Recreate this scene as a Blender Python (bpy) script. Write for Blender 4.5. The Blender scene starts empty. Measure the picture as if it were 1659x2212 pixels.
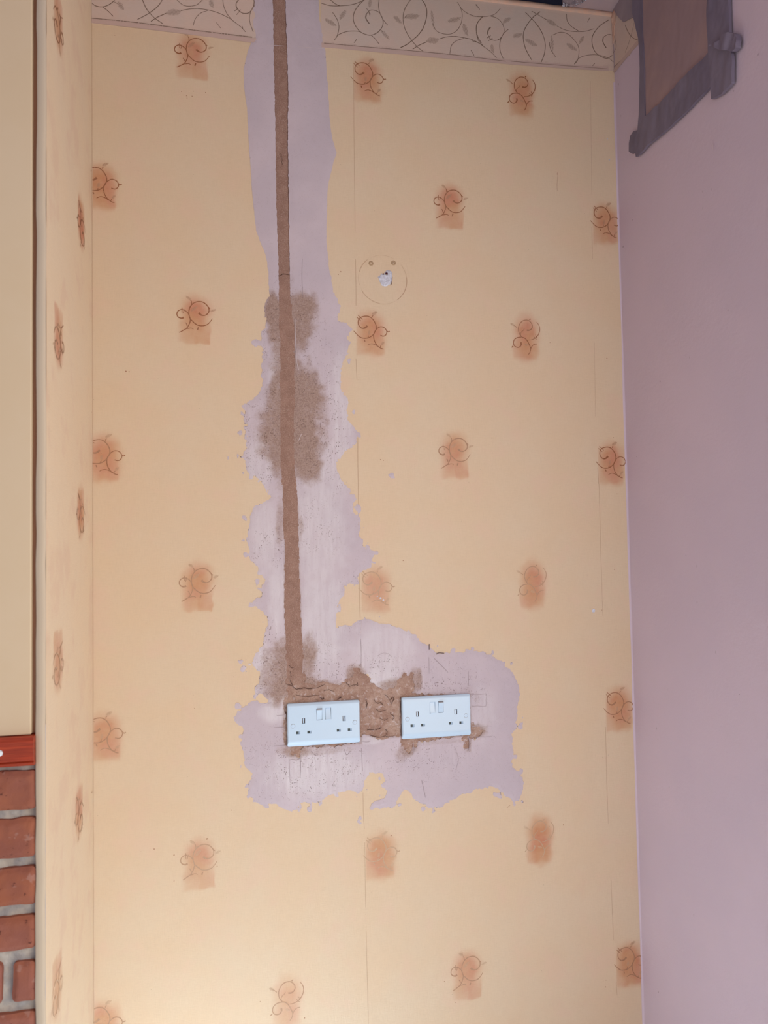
import bpy, math, random
import numpy as np
from mathutils import Matrix, Vector

sc = bpy.context.scene
C = sc.collection
random.seed(7)
RNG = np.random.default_rng(11)

# ------------------------------------------------------------------ camera
F_PX = 1650.0
cam_d = bpy.data.cameras.new('camera')
cam = bpy.data.objects.new('camera', cam_d)
C.objects.link(cam)
_r = Vector((0.9822753115, -0.1866021050, -0.0177444849))
_u = Vector((0.0096365206, -0.0442682502, 0.9989732026))
_f = Vector((0.1871960198, 0.9814377089, 0.0416854143))
M4 = Matrix(((_r.x, _u.x, -_f.x, 0.0), (_r.y, _u.y, -_f.y, -1.5317772510), (_r.z, _u.z, -_f.z, 1.30), (0, 0, 0, 1)))
cam.matrix_world = M4
cam_d.sensor_fit = 'HORIZONTAL'
cam_d.sensor_width = 36.0
cam_d.lens = F_PX / 1659.0 * 36.0
cam_d.clip_start = 0.02
cam_d.dof.use_dof = True
cam_d.dof.focus_distance = 1.58
cam_d.dof.aperture_fstop = 7.5
sc.camera = cam

# ------------------------------------------------------------------ view, world, lights
sc.view_settings.view_transform = 'Standard'
sc.view_settings.look = 'None'
sc.view_settings.gamma = 1.0
sc.view_settings.use_curve_mapping = False
sc.view_settings.exposure = 0.05

world = bpy.data.worlds.new('world')
sc.world = world
world.use_nodes = True
bg = world.node_tree.nodes['Background']
bg.inputs['Color'].default_value = (0.98, 0.925, 1.04, 1)
bg.inputs['Strength'].default_value = 0.47

def area(name, loc, target, sx, sy, power, col):
    d = bpy.data.lights.new(name, 'AREA')
    d.shape = 'RECTANGLE'; d.size = sx; d.size_y = sy
    d.energy = power; d.color = col
    o = bpy.data.objects.new(name, d)
    C.objects.link(o)
    o.location = loc
    o.rotation_euler = (Vector(target) - Vector(loc)).to_track_quat('-Z', 'Y').to_euler()
    return o
# tall window in the side wall, beside the photographer
area('window_daylight', (0.80, -1.25, 1.50), (-0.27, -0.10, 1.20), 0.6, 1.2, 7.4, (1.0, 0.98, 0.95))
area('window_daylight_low', (0.80, -1.70, 0.90), (-0.27, -0.10, 0.70), 1.0, 1.2, 9.5, (1.0, 0.84, 0.60))
# added spot lamps aimed at the unseen floor; their bounce lights the alcove from below
def floor_spot(name, loc, tgt, power, ang, col):
    d = bpy.data.lights.new(name, 'SPOT'); d.energy = power; d.spot_size = math.radians(ang); d.spot_blend = 1.0
    d.shadow_soft_size = 0.05; d.color = col
    o = bpy.data.objects.new(name, d); C.objects.link(o); o.location = loc
    o.rotation_euler = (Vector(tgt) - Vector(loc)).to_track_quat('-Z', 'Y').to_euler()
floor_spot('added_floor_spot_near', (0.75, -1.3, 1.9), (-0.04, -0.33, 0), 1950, 22, (0.56, 0.78, 1.0))
floor_spot('added_floor_spot_far', (0.75, -1.6, 1.9), (-0.05, -0.90, 0), 850, 30, (0.62, 0.82, 1.0))

XL, XR, YB, ZC = -0.2735, 0.8325, -0.3593, 2.4775

# ------------------------------------------------------------------ traced data, in metres on the wall planes
PLACE = [[1,-0.0735,2.3194,1,0.9],[1,-0.0723,1.7849,0.95,1],[1,-0.0712,1.2582,0.7,0.95],[1,-0.072,0.7296,0.55,0.75],[1,0.4539,2.0466,1,1],[1,0.4531,1.5175,0.75,0.9],[1,0.4558,0.4585,0.65,0.8],[2,0.2631,2.3039,1,1],[2,0.2611,1.7688,0.95,1],[2,0.2622,1.2433,0.5,0.7],[2,0.2626,0.7127,0.4,0.9],[2,0.7899,2.0325,1,1],[2,0.7862,1.5015,1,1],[2,0.7869,0.9728,0.9,1.05],[2,0.7937,0.4378,0.85,1.15],[2,-0.2673,2.0406,1,1.05],[2,-0.2628,1.5091,0.85,0.95],[2,-0.2633,0.9814,0.65,0.85],[2,-0.2656,0.4491,0.6,0.8],[3,0.6133,2.3082,1,1],[3,0.6088,1.7737,0.95,1],[3,0.6087,1.2468,0.6,0.95],[3,0.6103,0.7167,0.45,1.1],[3,0.0846,0.4535,0.6,0.6]]
SIDE = [[1,-0.2884,2.1004,0.95,1],[2,-0.0905,1.8509,0.95,1.1],[1,-0.2851,1.5958,0.8,0.9],[2,-0.0979,1.3299,0.7,1],[1,-0.288,1.0943,0.45,0.8],[2,-0.1131,0.8134,0.5,0.8],[1,-0.2936,0.6109,0.3,0.7]]
M = {"1":{"s":[[[0.0253,-0.0332,0.0011],[0.0213,-0.0391,0.0013],[0.0154,-0.0453,0.0016],[0.0068,-0.0482,0.0019],[-0.0023,-0.0475,0.0019],[-0.0088,-0.0437,0.0019],[-0.0133,-0.0393,0.0019],[-0.0165,-0.0362,0.0019],[-0.0188,-0.031,0.0019],[-0.0198,-0.0242,0.0019],[-0.0193,-0.0173,0.0019],[-0.017,-0.0108,0.0019],[-0.0124,-0.0048,0.0019],[-0.0065,-0.0013,0.0019],[0.0,0.0,0.0019],[0.0065,-0.0007,0.0019],[0.0124,-0.0042,0.0019],[0.0169,-0.0092,0.0019],[0.0189,-0.0145,0.0019],[0.0185,-0.0201,0.0019],[0.0155,-0.0242,0.0019],[0.0103,-0.0272,0.0019],[0.0044,-0.0268,0.0028],[0.0008,-0.0241,0.0038],[-0.0005,-0.0225,0.0048]],[[-0.0298,-0.0328,0.0037],[-0.0334,-0.0346,0.003],[-0.0379,-0.0337,0.0024],[-0.0415,-0.0309,0.0018],[-0.0427,-0.0266,0.0018],[-0.0414,-0.0217,0.0018],[-0.0378,-0.0186,0.0018],[-0.0333,-0.0172,0.0018],[-0.0288,-0.0183,0.0018],[-0.0242,-0.0212,0.0018],[-0.0207,-0.025,0.0018],[-0.0185,-0.0309,0.0018],[-0.0172,-0.0363,0.0018],[-0.0179,-0.0419,0.0018],[-0.0199,-0.0469,0.0018],[-0.0225,-0.0519,0.0018],[-0.0251,-0.055,0.0018],[-0.0303,-0.0582,0.0017],[-0.0349,-0.0611,0.0016],[-0.0387,-0.0629,0.0015]],[[-0.0251,-0.055,0.0016],[-0.0212,-0.0544,0.0016],[-0.0167,-0.0535,0.0014],[-0.0134,-0.0541,0.0012],[-0.0116,-0.0558,0.0009]],[[-0.0329,-0.0132,0.0012],[-0.033,-0.0187,0.0012],[-0.0329,-0.0235,0.0012]],[[-0.0286,-0.0165,0.0012],[-0.0307,-0.0247,0.0012]],[[-0.0263,-0.0431,0.0017],[-0.0244,-0.0453,0.0017],[-0.0233,-0.0493,0.0017]],[[-0.0163,0.002,0.0015],[-0.0147,-0.0009,0.0015],[-0.0145,-0.0057,0.0015]],[[0.0169,-0.0092,0.0016],[0.0192,-0.0117,0.0016],[0.021,-0.0135,0.0016]],[[-0.0017,-0.0515,0.0023],[-0.003,-0.0548,0.0023],[-0.0033,-0.0568,0.0023]]],"h":[[[-0.0247,0.0097],[-0.016,0.0024],0.0063,7],[[-0.0164,-0.0194],[-0.0033,-0.0093],0.0073,8],[[0.0218,-0.0184],[0.033,-0.0147],0.0053,6]],"b":[["e",-0.0079,-0.0221,0.033,0.0391,0.95],["e",-0.0113,-0.0516,0.0277,0.0338,0.45],["r",-0.0368,-0.0326,0.0206,-0.0833,0.0145,0.004,0.0073,0.0277,0.5],["r",-0.0081,-0.0482,0.02,-0.084,0.002,0.002,0.0026,0.0264,0.45]]},"2":{"s":[[[-0.0252,-0.0319,0.0011],[-0.0208,-0.0366,0.0013],[-0.0153,-0.042,0.0016],[-0.0098,-0.0452,0.0019],[-0.0029,-0.0461,0.0019],[0.0041,-0.0451,0.0019],[0.0105,-0.0418,0.0019],[0.0154,-0.0374,0.0019],[0.019,-0.0317,0.0019],[0.0212,-0.0261,0.0019],[0.0214,-0.0191,0.0019],[0.0187,-0.0122,0.0019],[0.0146,-0.0061,0.0019],[0.0098,-0.0021,0.0019],[0.0049,-0.0002,0.0019],[0.0,0.0,0.0019],[-0.0049,-0.0009,0.0019],[-0.0105,-0.0032,0.0019],[-0.0144,-0.0072,0.0019],[-0.0159,-0.0128,0.0019],[-0.0153,-0.0183,0.0019],[-0.0122,-0.0231,0.0019],[-0.0074,-0.0257,0.0026],[-0.0018,-0.0245,0.0034],[0.0033,-0.0201,0.0041]],[[0.0301,-0.0387,0.002],[0.035,-0.0403,0.0019],[0.0393,-0.0394,0.0019],[0.0425,-0.0358,0.0018],[0.0437,-0.0309,0.0018],[0.0416,-0.026,0.0018],[0.0382,-0.0227,0.0018],[0.0326,-0.0211,0.0018],[0.0276,-0.0223,0.0018],[0.0226,-0.026,0.0018],[0.0183,-0.0318,0.0018],[0.0161,-0.0374,0.0018],[0.016,-0.0444,0.0018],[0.0173,-0.0506,0.0018],[0.02,-0.0561,0.0018],[0.0234,-0.0609,0.0018],[0.0283,-0.0645,0.0018],[0.0318,-0.0665,0.0018],[0.036,-0.0674,0.0017]],[[0.0028,-0.0605,0.0009],[0.0067,-0.0583,0.0012],[0.0116,-0.0571,0.0014],[0.0172,-0.0583,0.0016],[0.0213,-0.0602,0.0016],[0.0248,-0.0629,0.0016]],[[-0.0163,0.0018,0.0013],[-0.0112,-0.0032,0.0013],[-0.0064,-0.0072,0.0013]],[[-0.0185,-0.0028,0.0012],[-0.0147,-0.0065,0.0012],[-0.0099,-0.0108,0.0012]],[[0.0437,-0.0295,0.0019],[0.0465,-0.0311,0.0021],[0.0497,-0.0298,0.0024]],[[0.0136,-0.0019,0.0013],[0.014,0.0002,0.0013],[0.0156,0.0022,0.0013]],[[0.0036,-0.0441,0.0013],[0.0059,-0.0405,0.0013]],[[0.0286,-0.0645,0.0013],[0.031,-0.0599,0.0013]],[[-0.0038,-0.0489,0.0021],[-0.0022,-0.053,0.0021]]],"h":[[[0.0134,0.0051],[0.0254,0.0101],0.0073,8],[[0.0049,-0.0385],[0.0082,-0.0293],0.0067,6],[[0.0308,-0.0585],[0.0383,-0.0534],0.0057,6]],"b":[["e",0.0101,-0.0237,0.0343,0.0378,0.95],["e",0.0137,-0.0549,0.0317,0.0324,0.6],["r",-0.0215,-0.0179,0.0378,-0.0813,0.0013,0.0059,0.0106,0.033,0.45],["r",-0.0002,-0.0519,0.0372,-0.0772,0.0132,0.004,0.004,0.0198,0.25]]},"3":{"s":[[[0.0246,-0.0034,0.0011],[0.0286,-0.0087,0.0013],[0.0311,-0.0152,0.0015],[0.0307,-0.0225,0.0017],[0.028,-0.0299,0.0017],[0.0233,-0.0358,0.0017],[0.0179,-0.0397,0.0015],[0.011,-0.0424,0.0012],[0.0049,-0.043,0.0009]],[[0.0017,-0.0217,0.0032],[0.007,-0.022,0.0027],[0.0116,-0.0195,0.0022],[0.0144,-0.0151,0.0017],[0.0145,-0.0107,0.0017],[0.0127,-0.0064,0.0017],[0.009,-0.0026,0.0017],[0.0045,-0.0002,0.0017],[0.0,0.0,0.0017],[-0.0053,-0.0013,0.0017],[-0.0107,-0.0051,0.0017],[-0.0146,-0.0103,0.0017],[-0.0167,-0.0162,0.0017],[-0.0169,-0.0234,0.0017],[-0.0152,-0.0299,0.0017],[-0.0123,-0.0341,0.0017],[-0.0099,-0.0371,0.0017]],[[-0.0125,-0.0485,0.0035],[-0.0116,-0.0522,0.0029],[-0.0136,-0.0566,0.0024],[-0.0167,-0.0592,0.0018],[-0.0212,-0.0597,0.0018],[-0.0257,-0.0577,0.0018],[-0.0286,-0.0535,0.0018],[-0.0288,-0.0484,0.0018],[-0.0268,-0.0433,0.0018],[-0.0222,-0.0395,0.0018],[-0.0169,-0.0378,0.0018],[-0.0101,-0.0373,0.0018],[-0.0048,-0.0386,0.0018],[-0.0004,-0.0417,0.0018],[0.0033,-0.0467,0.0018],[0.0062,-0.0524,0.0018],[0.0087,-0.0581,0.0018],[0.0097,-0.061,0.0018]],[[0.0246,-0.0511,0.0011],[0.0191,-0.0516,0.0013],[0.0144,-0.0543,0.0015],[0.0113,-0.058,0.0017],[0.0097,-0.0617,0.0017],[0.0088,-0.0661,0.0016],[0.0064,-0.0712,0.0015],[0.0037,-0.0743,0.0013]],[[-0.0119,-0.0341,0.0012],[-0.0123,-0.0298,0.0012],[-0.0101,-0.0257,0.0012],[-0.0063,-0.0227,0.0012],[-0.0039,-0.0186,0.0012]],[[0.0083,0.0003,0.002],[0.0109,0.0031,0.002]],[[-0.0298,-0.0568,0.0019],[-0.0333,-0.0603,0.0019]],[[-0.026,-0.0129,0.0013],[-0.0231,-0.015,0.0013],[-0.0205,-0.0172,0.0013]],[[0.0212,-0.0308,0.0011],[0.0248,-0.0387,0.0011]],[[0.0172,-0.0353,0.0011],[0.0232,-0.0411,0.0011]]],"h":[[[-0.0345,-0.0075],[-0.0253,-0.0143],0.0063,7],[[-0.004,-0.0512],[0.0046,-0.0553],0.0067,5]],"b":[["e",0.0007,-0.0286,0.031,0.0459,0.95],["e",0.0005,-0.0663,0.0284,0.0284,0.75],["r",-0.0288,-0.0347,0.025,-0.0851,0.0066,0.0079,0.0106,0.0264,0.4]]}}
VINE = [[[-0.2721,2.3678,0.0014],[-0.2644,2.3635,0.0014],[-0.2529,2.3632,0.0014],[-0.2413,2.3683,0.0014],[-0.2296,2.3791,0.0014]],[[-0.2529,2.3632,0.0014],[-0.2432,2.3566,0.0014],[-0.2326,2.3464,0.0014]],[[-0.1788,2.3905,0.0016],[-0.171,2.3714,0.0016],[-0.1632,2.3607,0.0016],[-0.1533,2.3513,0.0016],[-0.1376,2.3414,0.0016]],[[-0.1373,2.3944,0.0016],[-0.1473,2.3773,0.0016],[-0.1632,2.3617,0.0016],[-0.175,2.353,0.0016],[-0.1868,2.3453,0.0016]],[[-0.1613,2.344,0.0014],[-0.1494,2.3538,0.0014],[-0.1315,2.3643,0.0014]],[[-0.1035,2.3729,0.0012],[-0.0874,2.378,0.0012],[-0.0713,2.3809,0.0012],[-0.049,2.3803,0.0012],[-0.0287,2.3762,0.0012],[-0.0083,2.3679,0.0012],[0.0059,2.3587,0.0012],[0.0161,2.3513,0.0012],[0.0233,2.3434,0.0012]],[[-0.0796,2.3448,0.0012],[-0.0755,2.3591,0.0012],[-0.0653,2.372,0.0012],[-0.0511,2.379,0.0012]],[[-0.034,2.3563,0.0012],[-0.0259,2.3455,0.0012]],[[-0.1133,2.3962,0.0012],[-0.0994,2.3851,0.0012],[-0.0854,2.3842,0.0012],[-0.0712,2.3895,0.0012],[-0.059,2.4027,0.0012]],[[-0.0213,2.4072,0.0014],[-0.0194,2.3924,0.0014],[-0.0124,2.376,0.0014],[-0.0022,2.3643,0.0014]],[[0.0126,2.4123,0.0018],[0.0053,2.3996,0.0018],[0.0083,2.3892,0.0018],[0.0185,2.3817,0.0018],[0.0309,2.3842,0.0018],[0.0383,2.3948,0.0018],[0.0415,2.406,0.0018],[0.0406,2.4146,0.0018]],[[0.0517,2.4094,0.0014],[0.0415,2.3995,0.0014],[0.0341,2.3857,0.0014],[0.0318,2.3681,0.0014],[0.0388,2.3452,0.0014]],[[0.0021,2.3841,0.0012],[0.0083,2.3902,0.0012]],[[0.0061,2.377,0.0012],[0.0145,2.3888,0.0012]],[[0.0172,2.3546,0.0012],[0.0182,2.3493,0.0012]],[[-0.2306,2.3759,0.0012],[-0.2238,2.3725,0.0012]],[[0.1791,2.4217,0.0014],[0.1973,2.4186,0.0014],[0.2178,2.4206,0.0014],[0.2425,2.426,0.0014],[0.2613,2.4345,0.0014],[0.2717,2.4417,0.0014]],[[0.1955,2.433,0.0014],[0.2076,2.424,0.0014],[0.2178,2.4206,0.0014]],[[0.2022,2.4045,0.0014],[0.2112,2.391,0.0014],[0.215,2.3747,0.0014],[0.2107,2.3554,0.0014],[0.2044,2.3454,0.0014]],[[0.2086,2.3521,0.0014],[0.2148,2.359,0.0014],[0.2313,2.3671,0.0014],[0.2499,2.3702,0.0014],[0.2602,2.3697,0.0014]],[[0.2717,2.4421,0.0016],[0.2549,2.4233,0.0016],[0.2463,2.4055,0.0016],[0.2465,2.3887,0.0016],[0.2561,2.373,0.0016],[0.2684,2.366,0.0016],[0.2829,2.365,0.0016],[0.2976,2.3734,0.0016],[0.3072,2.3871,0.0016],[0.3085,2.4,0.0016],[0.3025,2.4141,0.0016],[0.2922,2.4192,0.0016],[0.2817,2.4184,0.0016],[0.2733,2.4096,0.0016]],[[0.2733,2.4096,0.0025],[0.2721,2.4,0.0025],[0.2792,2.3892,0.0025]],[[0.2735,2.4223,0.0012],[0.2826,2.4097,0.0012]],[[0.2776,2.4175,0.0012],[0.2805,2.4073,0.0012]],[[0.3014,2.4457,0.0014],[0.2996,2.4285,0.0014],[0.3035,2.4121,0.0014],[0.3106,2.3991,0.0014],[0.3188,2.3901,0.0014]],[[0.2829,2.365,0.0014],[0.2911,2.3579,0.0014],[0.2996,2.3473,0.0014]],[[0.2464,2.3447,0.0014],[0.2516,2.3526,0.0014]],[[0.3707,2.4544,0.0016],[0.3575,2.4332,0.0016],[0.3525,2.4156,0.0016],[0.353,2.3965,0.0016],[0.3586,2.3802,0.0016],[0.3689,2.3643,0.0016],[0.3813,2.3508,0.0016],[0.3943,2.3415,0.0016]],[[0.3931,2.4566,0.0017],[0.4024,2.4406,0.0017],[0.4037,2.4215,0.0017],[0.3972,2.3973,0.0017],[0.3862,2.379,0.0017],[0.371,2.3635,0.0017],[0.3581,2.3525,0.0017],[0.3453,2.3448,0.0017]],[[0.3717,2.3444,0.0016],[0.3835,2.3531,0.0016],[0.4029,2.3638,0.0016]],[[0.431,2.3732,0.0014],[0.4462,2.3792,0.0014],[0.4657,2.3824,0.0014],[0.4874,2.3815,0.0014],[0.5048,2.3791,0.0014],[0.5241,2.3704,0.0014]],[[0.4529,2.3435,0.0014],[0.4566,2.361,0.0014],[0.4677,2.3729,0.0014],[0.4852,2.3802,0.0014]],[[0.4999,2.356,0.0014],[0.5041,2.3499,0.0014],[0.5072,2.3427,0.0014]],[[0.4166,2.4037,0.0012],[0.4249,2.3897,0.0012],[0.442,2.3851,0.0012],[0.4572,2.3872,0.0012],[0.4704,2.3969,0.0012],[0.4794,2.413,0.0012],[0.4825,2.4327,0.0012],[0.4781,2.4495,0.0012],[0.4718,2.4585,0.0012]],[[0.4781,2.4484,0.0012],[0.4909,2.438,0.0012],[0.5083,2.4325,0.0012],[0.5256,2.4323,0.0012]],[[0.5137,2.4591,0.0014],[0.5218,2.4481,0.0014]],[[0.5281,2.4337,0.0016],[0.5156,2.4171,0.0016],[0.513,2.4016,0.0016],[0.517,2.3848,0.0016],[0.5242,2.3747,0.0016]],[[0.5133,2.458,0.0014],[0.5175,2.4531,0.0014]],[[0.3549,2.4095,0.0014],[0.3593,2.4164,0.0014]],[[0.3039,2.3773,0.0012],[0.3091,2.3747,0.0012]],[[0.5048,2.432,0.0013],[0.5191,2.432,0.0013],[0.5383,2.4351,0.0013],[0.5552,2.4413,0.0013],[0.5688,2.4559,0.0013]],[[0.5287,2.4336,0.0015],[0.5164,2.418,0.0015],[0.5131,2.4012,0.0015],[0.5167,2.3805,0.0015],[0.5294,2.3666,0.0015]],[[0.5035,2.3767,0.0013],[0.5177,2.3736,0.0013],[0.5294,2.3666,0.0013],[0.5436,2.3575,0.0013],[0.5576,2.3449,0.0013]],[[0.5455,2.4367,0.0013],[0.5622,2.4327,0.0013],[0.574,2.4198,0.0013],[0.5755,2.4034,0.0013],[0.5659,2.3882,0.0013],[0.5538,2.3834,0.0013],[0.5431,2.3869,0.0013],[0.5385,2.3958,0.0013]],[[0.5385,2.3958,0.0027],[0.5399,2.4042,0.0027],[0.5454,2.4119,0.0027]],[[0.5858,2.4117,0.0015],[0.5734,2.3985,0.0015],[0.5662,2.3812,0.0015],[0.5658,2.3623,0.0015],[0.5721,2.3452,0.0015]],[[0.5359,2.3861,0.0013],[0.5456,2.3931,0.0013]],[[0.5393,2.3806,0.0013],[0.5491,2.3876,0.0013]],[[0.6604,2.4595,0.0017],[0.6427,2.4443,0.0017],[0.6275,2.4235,0.0017],[0.6202,2.406,0.0017],[0.6204,2.387,0.0017],[0.626,2.3687,0.0017],[0.6377,2.3485,0.0017]],[[0.6259,2.4543,0.0015],[0.6402,2.4416,0.0015],[0.6545,2.4265,0.0015],[0.6651,2.4086,0.0015],[0.6702,2.3877,0.0015],[0.6676,2.3659,0.0015],[0.6597,2.346,0.0015]],[[0.6407,2.4584,0.0013],[0.6577,2.4508,0.0013],[0.6747,2.4432,0.0013]],[[0.6991,2.4316,0.0013],[0.7164,2.4251,0.0013],[0.7388,2.4235,0.0013],[0.764,2.4268,0.0013],[0.787,2.4354,0.0013]],[[0.7217,2.4618,0.0013],[0.7232,2.4463,0.0013],[0.7317,2.4352,0.0013],[0.7489,2.4263,0.0013]],[[0.7772,2.4597,0.0013],[0.771,2.4481,0.0013]],[[0.6886,2.41,0.0013],[0.7062,2.4184,0.0013],[0.7236,2.4163,0.0013],[0.7382,2.4046,0.0013],[0.7479,2.3912,0.0013],[0.7486,2.3745,0.0013],[0.7443,2.3572,0.0013],[0.7366,2.3492,0.0013]],[[0.6795,2.3934,0.0013],[0.6827,2.3771,0.0013],[0.6934,2.3615,0.0013]],[[0.7366,2.3492,0.0013],[0.7496,2.3649,0.0013],[0.7699,2.3731,0.0013],[0.7928,2.3762,0.0013],[0.818,2.3721,0.0013],[0.8305,2.3637,0.0013]],[[0.8234,2.4601,0.0017],[0.8,2.4429,0.0017],[0.7841,2.4217,0.0017],[0.7805,2.4044,0.0017],[0.7855,2.3856,0.0017],[0.7978,2.3748,0.0017],[0.8154,2.3706,0.0017],[0.8285,2.3792,0.0017]],[[0.83,2.4256,0.0013],[0.8198,2.4257,0.0013],[0.8081,2.4183,0.0013]],[[0.8081,2.4183,0.0023],[0.8069,2.4073,0.0023],[0.8142,2.3947,0.0023]],[[0.7858,2.3566,0.0013],[0.7806,2.3501,0.0013]]]
VLEAF = [[[-0.2238,2.3756],[-0.2122,2.3623],0.0123,8],[[-0.1305,2.3634],[-0.1025,2.373],0.0154,14],[[-0.0468,2.4009],[-0.0398,2.3868],0.0123,8],[[0.1857,2.388],[0.21,2.3772],0.0116,13],[[0.2289,2.4118],[0.2173,2.3906],0.0116,10],[[0.3039,2.3773],[0.3224,2.3603],0.0097,11],[[0.3318,2.4111],[0.3495,2.3983],0.0116,11],[[0.3571,2.4119],[0.3881,2.4197],0.0146,14],[[0.4029,2.3638],[0.4299,2.3731],0.0155,13],[[0.414,2.4355],[0.4195,2.3912],0.0078,16],[[0.4512,2.413],[0.4797,2.4259],0.0116,12],[[0.4837,2.4113],[0.4941,2.3866],0.0136,12],[[0.2821,2.4412],[0.2808,2.4242],0.0097,8],[[0.5902,2.4383],[0.5741,2.4234],0.0116,10],[[0.5463,2.3731],[0.5507,2.3548],0.0105,9],[[0.5963,2.3951],[0.6173,2.4057],0.0116,10],[[0.6747,2.442],[0.6992,2.4328],0.0126,13],[[0.6242,2.3922],[0.6521,2.3821],0.0126,13],[[0.6848,2.4084],[0.6875,2.3728],0.0089,14],[[0.7204,2.3931],[0.7451,2.3813],0.0126,12],[[0.7612,2.4156],[0.7505,2.3963],0.0095,8]]
BORDER_BOT = [[-0.2721,2.3285],[-0.1843,2.328],[-0.0775,2.3257],[0.0369,2.3219],[0.1833,2.3278],[0.2805,2.3293],[0.4408,2.3311],[0.6178,2.334],[0.6929,2.3365],[0.7803,2.3401],[0.8347,2.3435]]
BORDER_TOP = [[-0.2719,2.4595],[0.0383,2.4608],[0.1852,2.4594],[0.4641,2.4609],[0.5894,2.4644],[0.6967,2.4676],[0.8311,2.4726]]
BLINE = [[-0.2721,2.3378,0.0016],[-0.1843,2.3384,0.0016],[-0.0774,2.3352,0.0018],[0.037,2.3335,0.0018]]
BLINE2 = [[0.1834,2.3367,0.0012],[0.2806,2.3383,0.0012],[0.441,2.3412,0.0012],[0.5778,2.3392,0.0012]]
BLINE3 = [[0.5905,2.3405,0.0011],[0.6931,2.3427,0.0011],[0.8137,2.3466,0.001]]
R_BORDER = [[-0.0061,2.3384],[-0.1171,2.3351],[-0.1019,2.3932],[-0.0037,2.4702]]
R_VINE = [[[-0.0562,2.4103,0.0013],[-0.0684,2.3855,0.0013],[-0.0891,2.3588,0.0013],[-0.1077,2.3429,0.0013]],[[-0.0956,2.3924,0.0013],[-0.0812,2.3745,0.0013],[-0.0669,2.3609,0.0013],[-0.0526,2.3515,0.0013]],[[-0.0027,2.3512,0.0017],[-0.0612,2.3424,0.0017],[-0.1118,2.339,0.0017]],[[0.0027,2.3826,0.0013],[-0.0148,2.3882,0.0013],[-0.0111,2.4075,0.0013],[-0.0045,2.4337,0.0013],[-0.002,2.4573,0.0013]]]
SKIM = [[0.045,2.4714],[0.0383,2.3733],[0.0398,2.3347],[0.0274,2.3044],[0.0178,2.2649],[0.0192,2.217],[0.0243,2.1791],[0.028,2.0934],[0.0336,2.0081],[0.0402,1.9327],[0.0581,1.8863],[0.0641,1.8488],[0.0666,1.8206],[0.0589,1.7919],[0.0557,1.7542],[0.049,1.7258],[0.0531,1.6884],[0.049,1.6509],[0.0412,1.6041],[0.0182,1.5759],[0.0124,1.5388],[0.0176,1.5111],[0.01,1.4742],[0.0187,1.4466],[0.0412,1.4328],[0.0546,1.4143],[0.0571,1.3931],[0.027,1.3777],[0.0204,1.3457],[0.0154,1.3001],[0.0259,1.268],[0.0501,1.2519],[0.0535,1.2336],[0.0353,1.2158],[0.0405,1.2029],[0.0278,1.1906],[0.0384,1.1739],[0.0491,1.1581],[0.0469,1.1264],[0.0431,1.1039],[0.0303,1.0891],[0.0238,1.0641],[0.0389,1.0526],[0.0395,1.0291],[0.026,1.0208],[0.0474,1.0089],[0.05,0.9979],[0.0276,0.9973],[0.0051,0.9843],[-0.0145,0.9711],[-0.012,0.9585],[0.0021,0.9469],[0.0055,0.9306],[-0.001,0.9043],[0.0085,0.8769],[0.0215,0.8493],[0.0079,0.813],[0.0362,0.7992],[0.0683,0.7922],[0.0924,0.7742],[0.1152,0.7884],[0.1518,0.7927],[0.1722,0.8056],[0.1982,0.8108],[0.2307,0.8028],[0.2411,0.8093],[0.2433,0.8284],[0.2548,0.8394],[0.2783,0.8349],[0.2864,0.8114],[0.2804,0.7917],[0.2595,0.7841],[0.2517,0.7702],[0.3008,0.7662],[0.3135,0.7817],[0.3253,0.801],[0.3488,0.7743],[0.3968,0.7584],[0.4314,0.7742],[0.4563,0.7872],[0.4961,0.7926],[0.521,0.7879],[0.5407,0.7713],[0.5572,0.7453],[0.572,0.7707],[0.5799,0.7986],[0.5692,0.8165],[0.5534,0.8338],[0.5568,0.8859],[0.5705,0.9424],[0.576,0.9996],[0.5605,1.0292],[0.5327,1.0545],[0.4979,1.0713],[0.463,1.0757],[0.433,1.0685],[0.4036,1.0726],[0.3794,1.0869],[0.3603,1.1065],[0.3268,1.1285],[0.2886,1.1402],[0.2506,1.1482],[0.2147,1.1439],[0.1921,1.1373],[0.1907,1.1669],[0.1947,1.1872],[0.2099,1.2016],[0.2083,1.2184],[0.2376,1.2194],[0.2408,1.238],[0.2697,1.2626],[0.2682,1.2843],[0.2474,1.2941],[0.2408,1.3524],[0.2259,1.3713],[0.2236,1.409],[0.2033,1.4373],[0.1943,1.4655],[0.2135,1.4891],[0.2375,1.5034],[0.2361,1.5319],[0.2212,1.5554],[0.2219,1.5982],[0.2089,1.6169],[0.2106,1.6645],[0.2214,1.6887],[0.2285,1.7128],[0.2177,1.7507],[0.2035,1.7598],[0.2087,1.7887],[0.1966,1.8074],[0.1905,1.8455],[0.1854,1.8836],[0.1821,1.9219],[0.1877,2.0382],[0.1948,2.0678],[0.2069,2.1077],[0.1977,2.1362],[0.1927,2.1846],[0.1899,2.2529],[0.1861,2.3213],[0.1807,2.3502],[0.1745,2.3889],[0.174,2.4877]]
SKIM_BLOBS = [[-0.0232,1.4741,0.0074],[0.3085,1.4371,0.0064],[0.0016,1.0759,0.0055],[0.0077,1.0622,0.0064],[0.013,1.0556,0.0046],[0.035,1.7066,0.0064],[-0.0101,0.9673,0.0055],[0.2298,0.7474,0.0037],[0.2318,0.7536,0.0028],[0.3238,0.7211,0.0037],[0.3274,0.7134,0.0028],[0.3302,0.7068,0.0023],[-0.0365,1.8046,0.0046],[0.0323,1.0187,0.0074],[-0.0076,1.7098,0.0028],[0.1728,1.6067,0.0028],[0.2156,1.7392,0.0074],[0.0279,1.4605,0.0092]]
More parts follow.
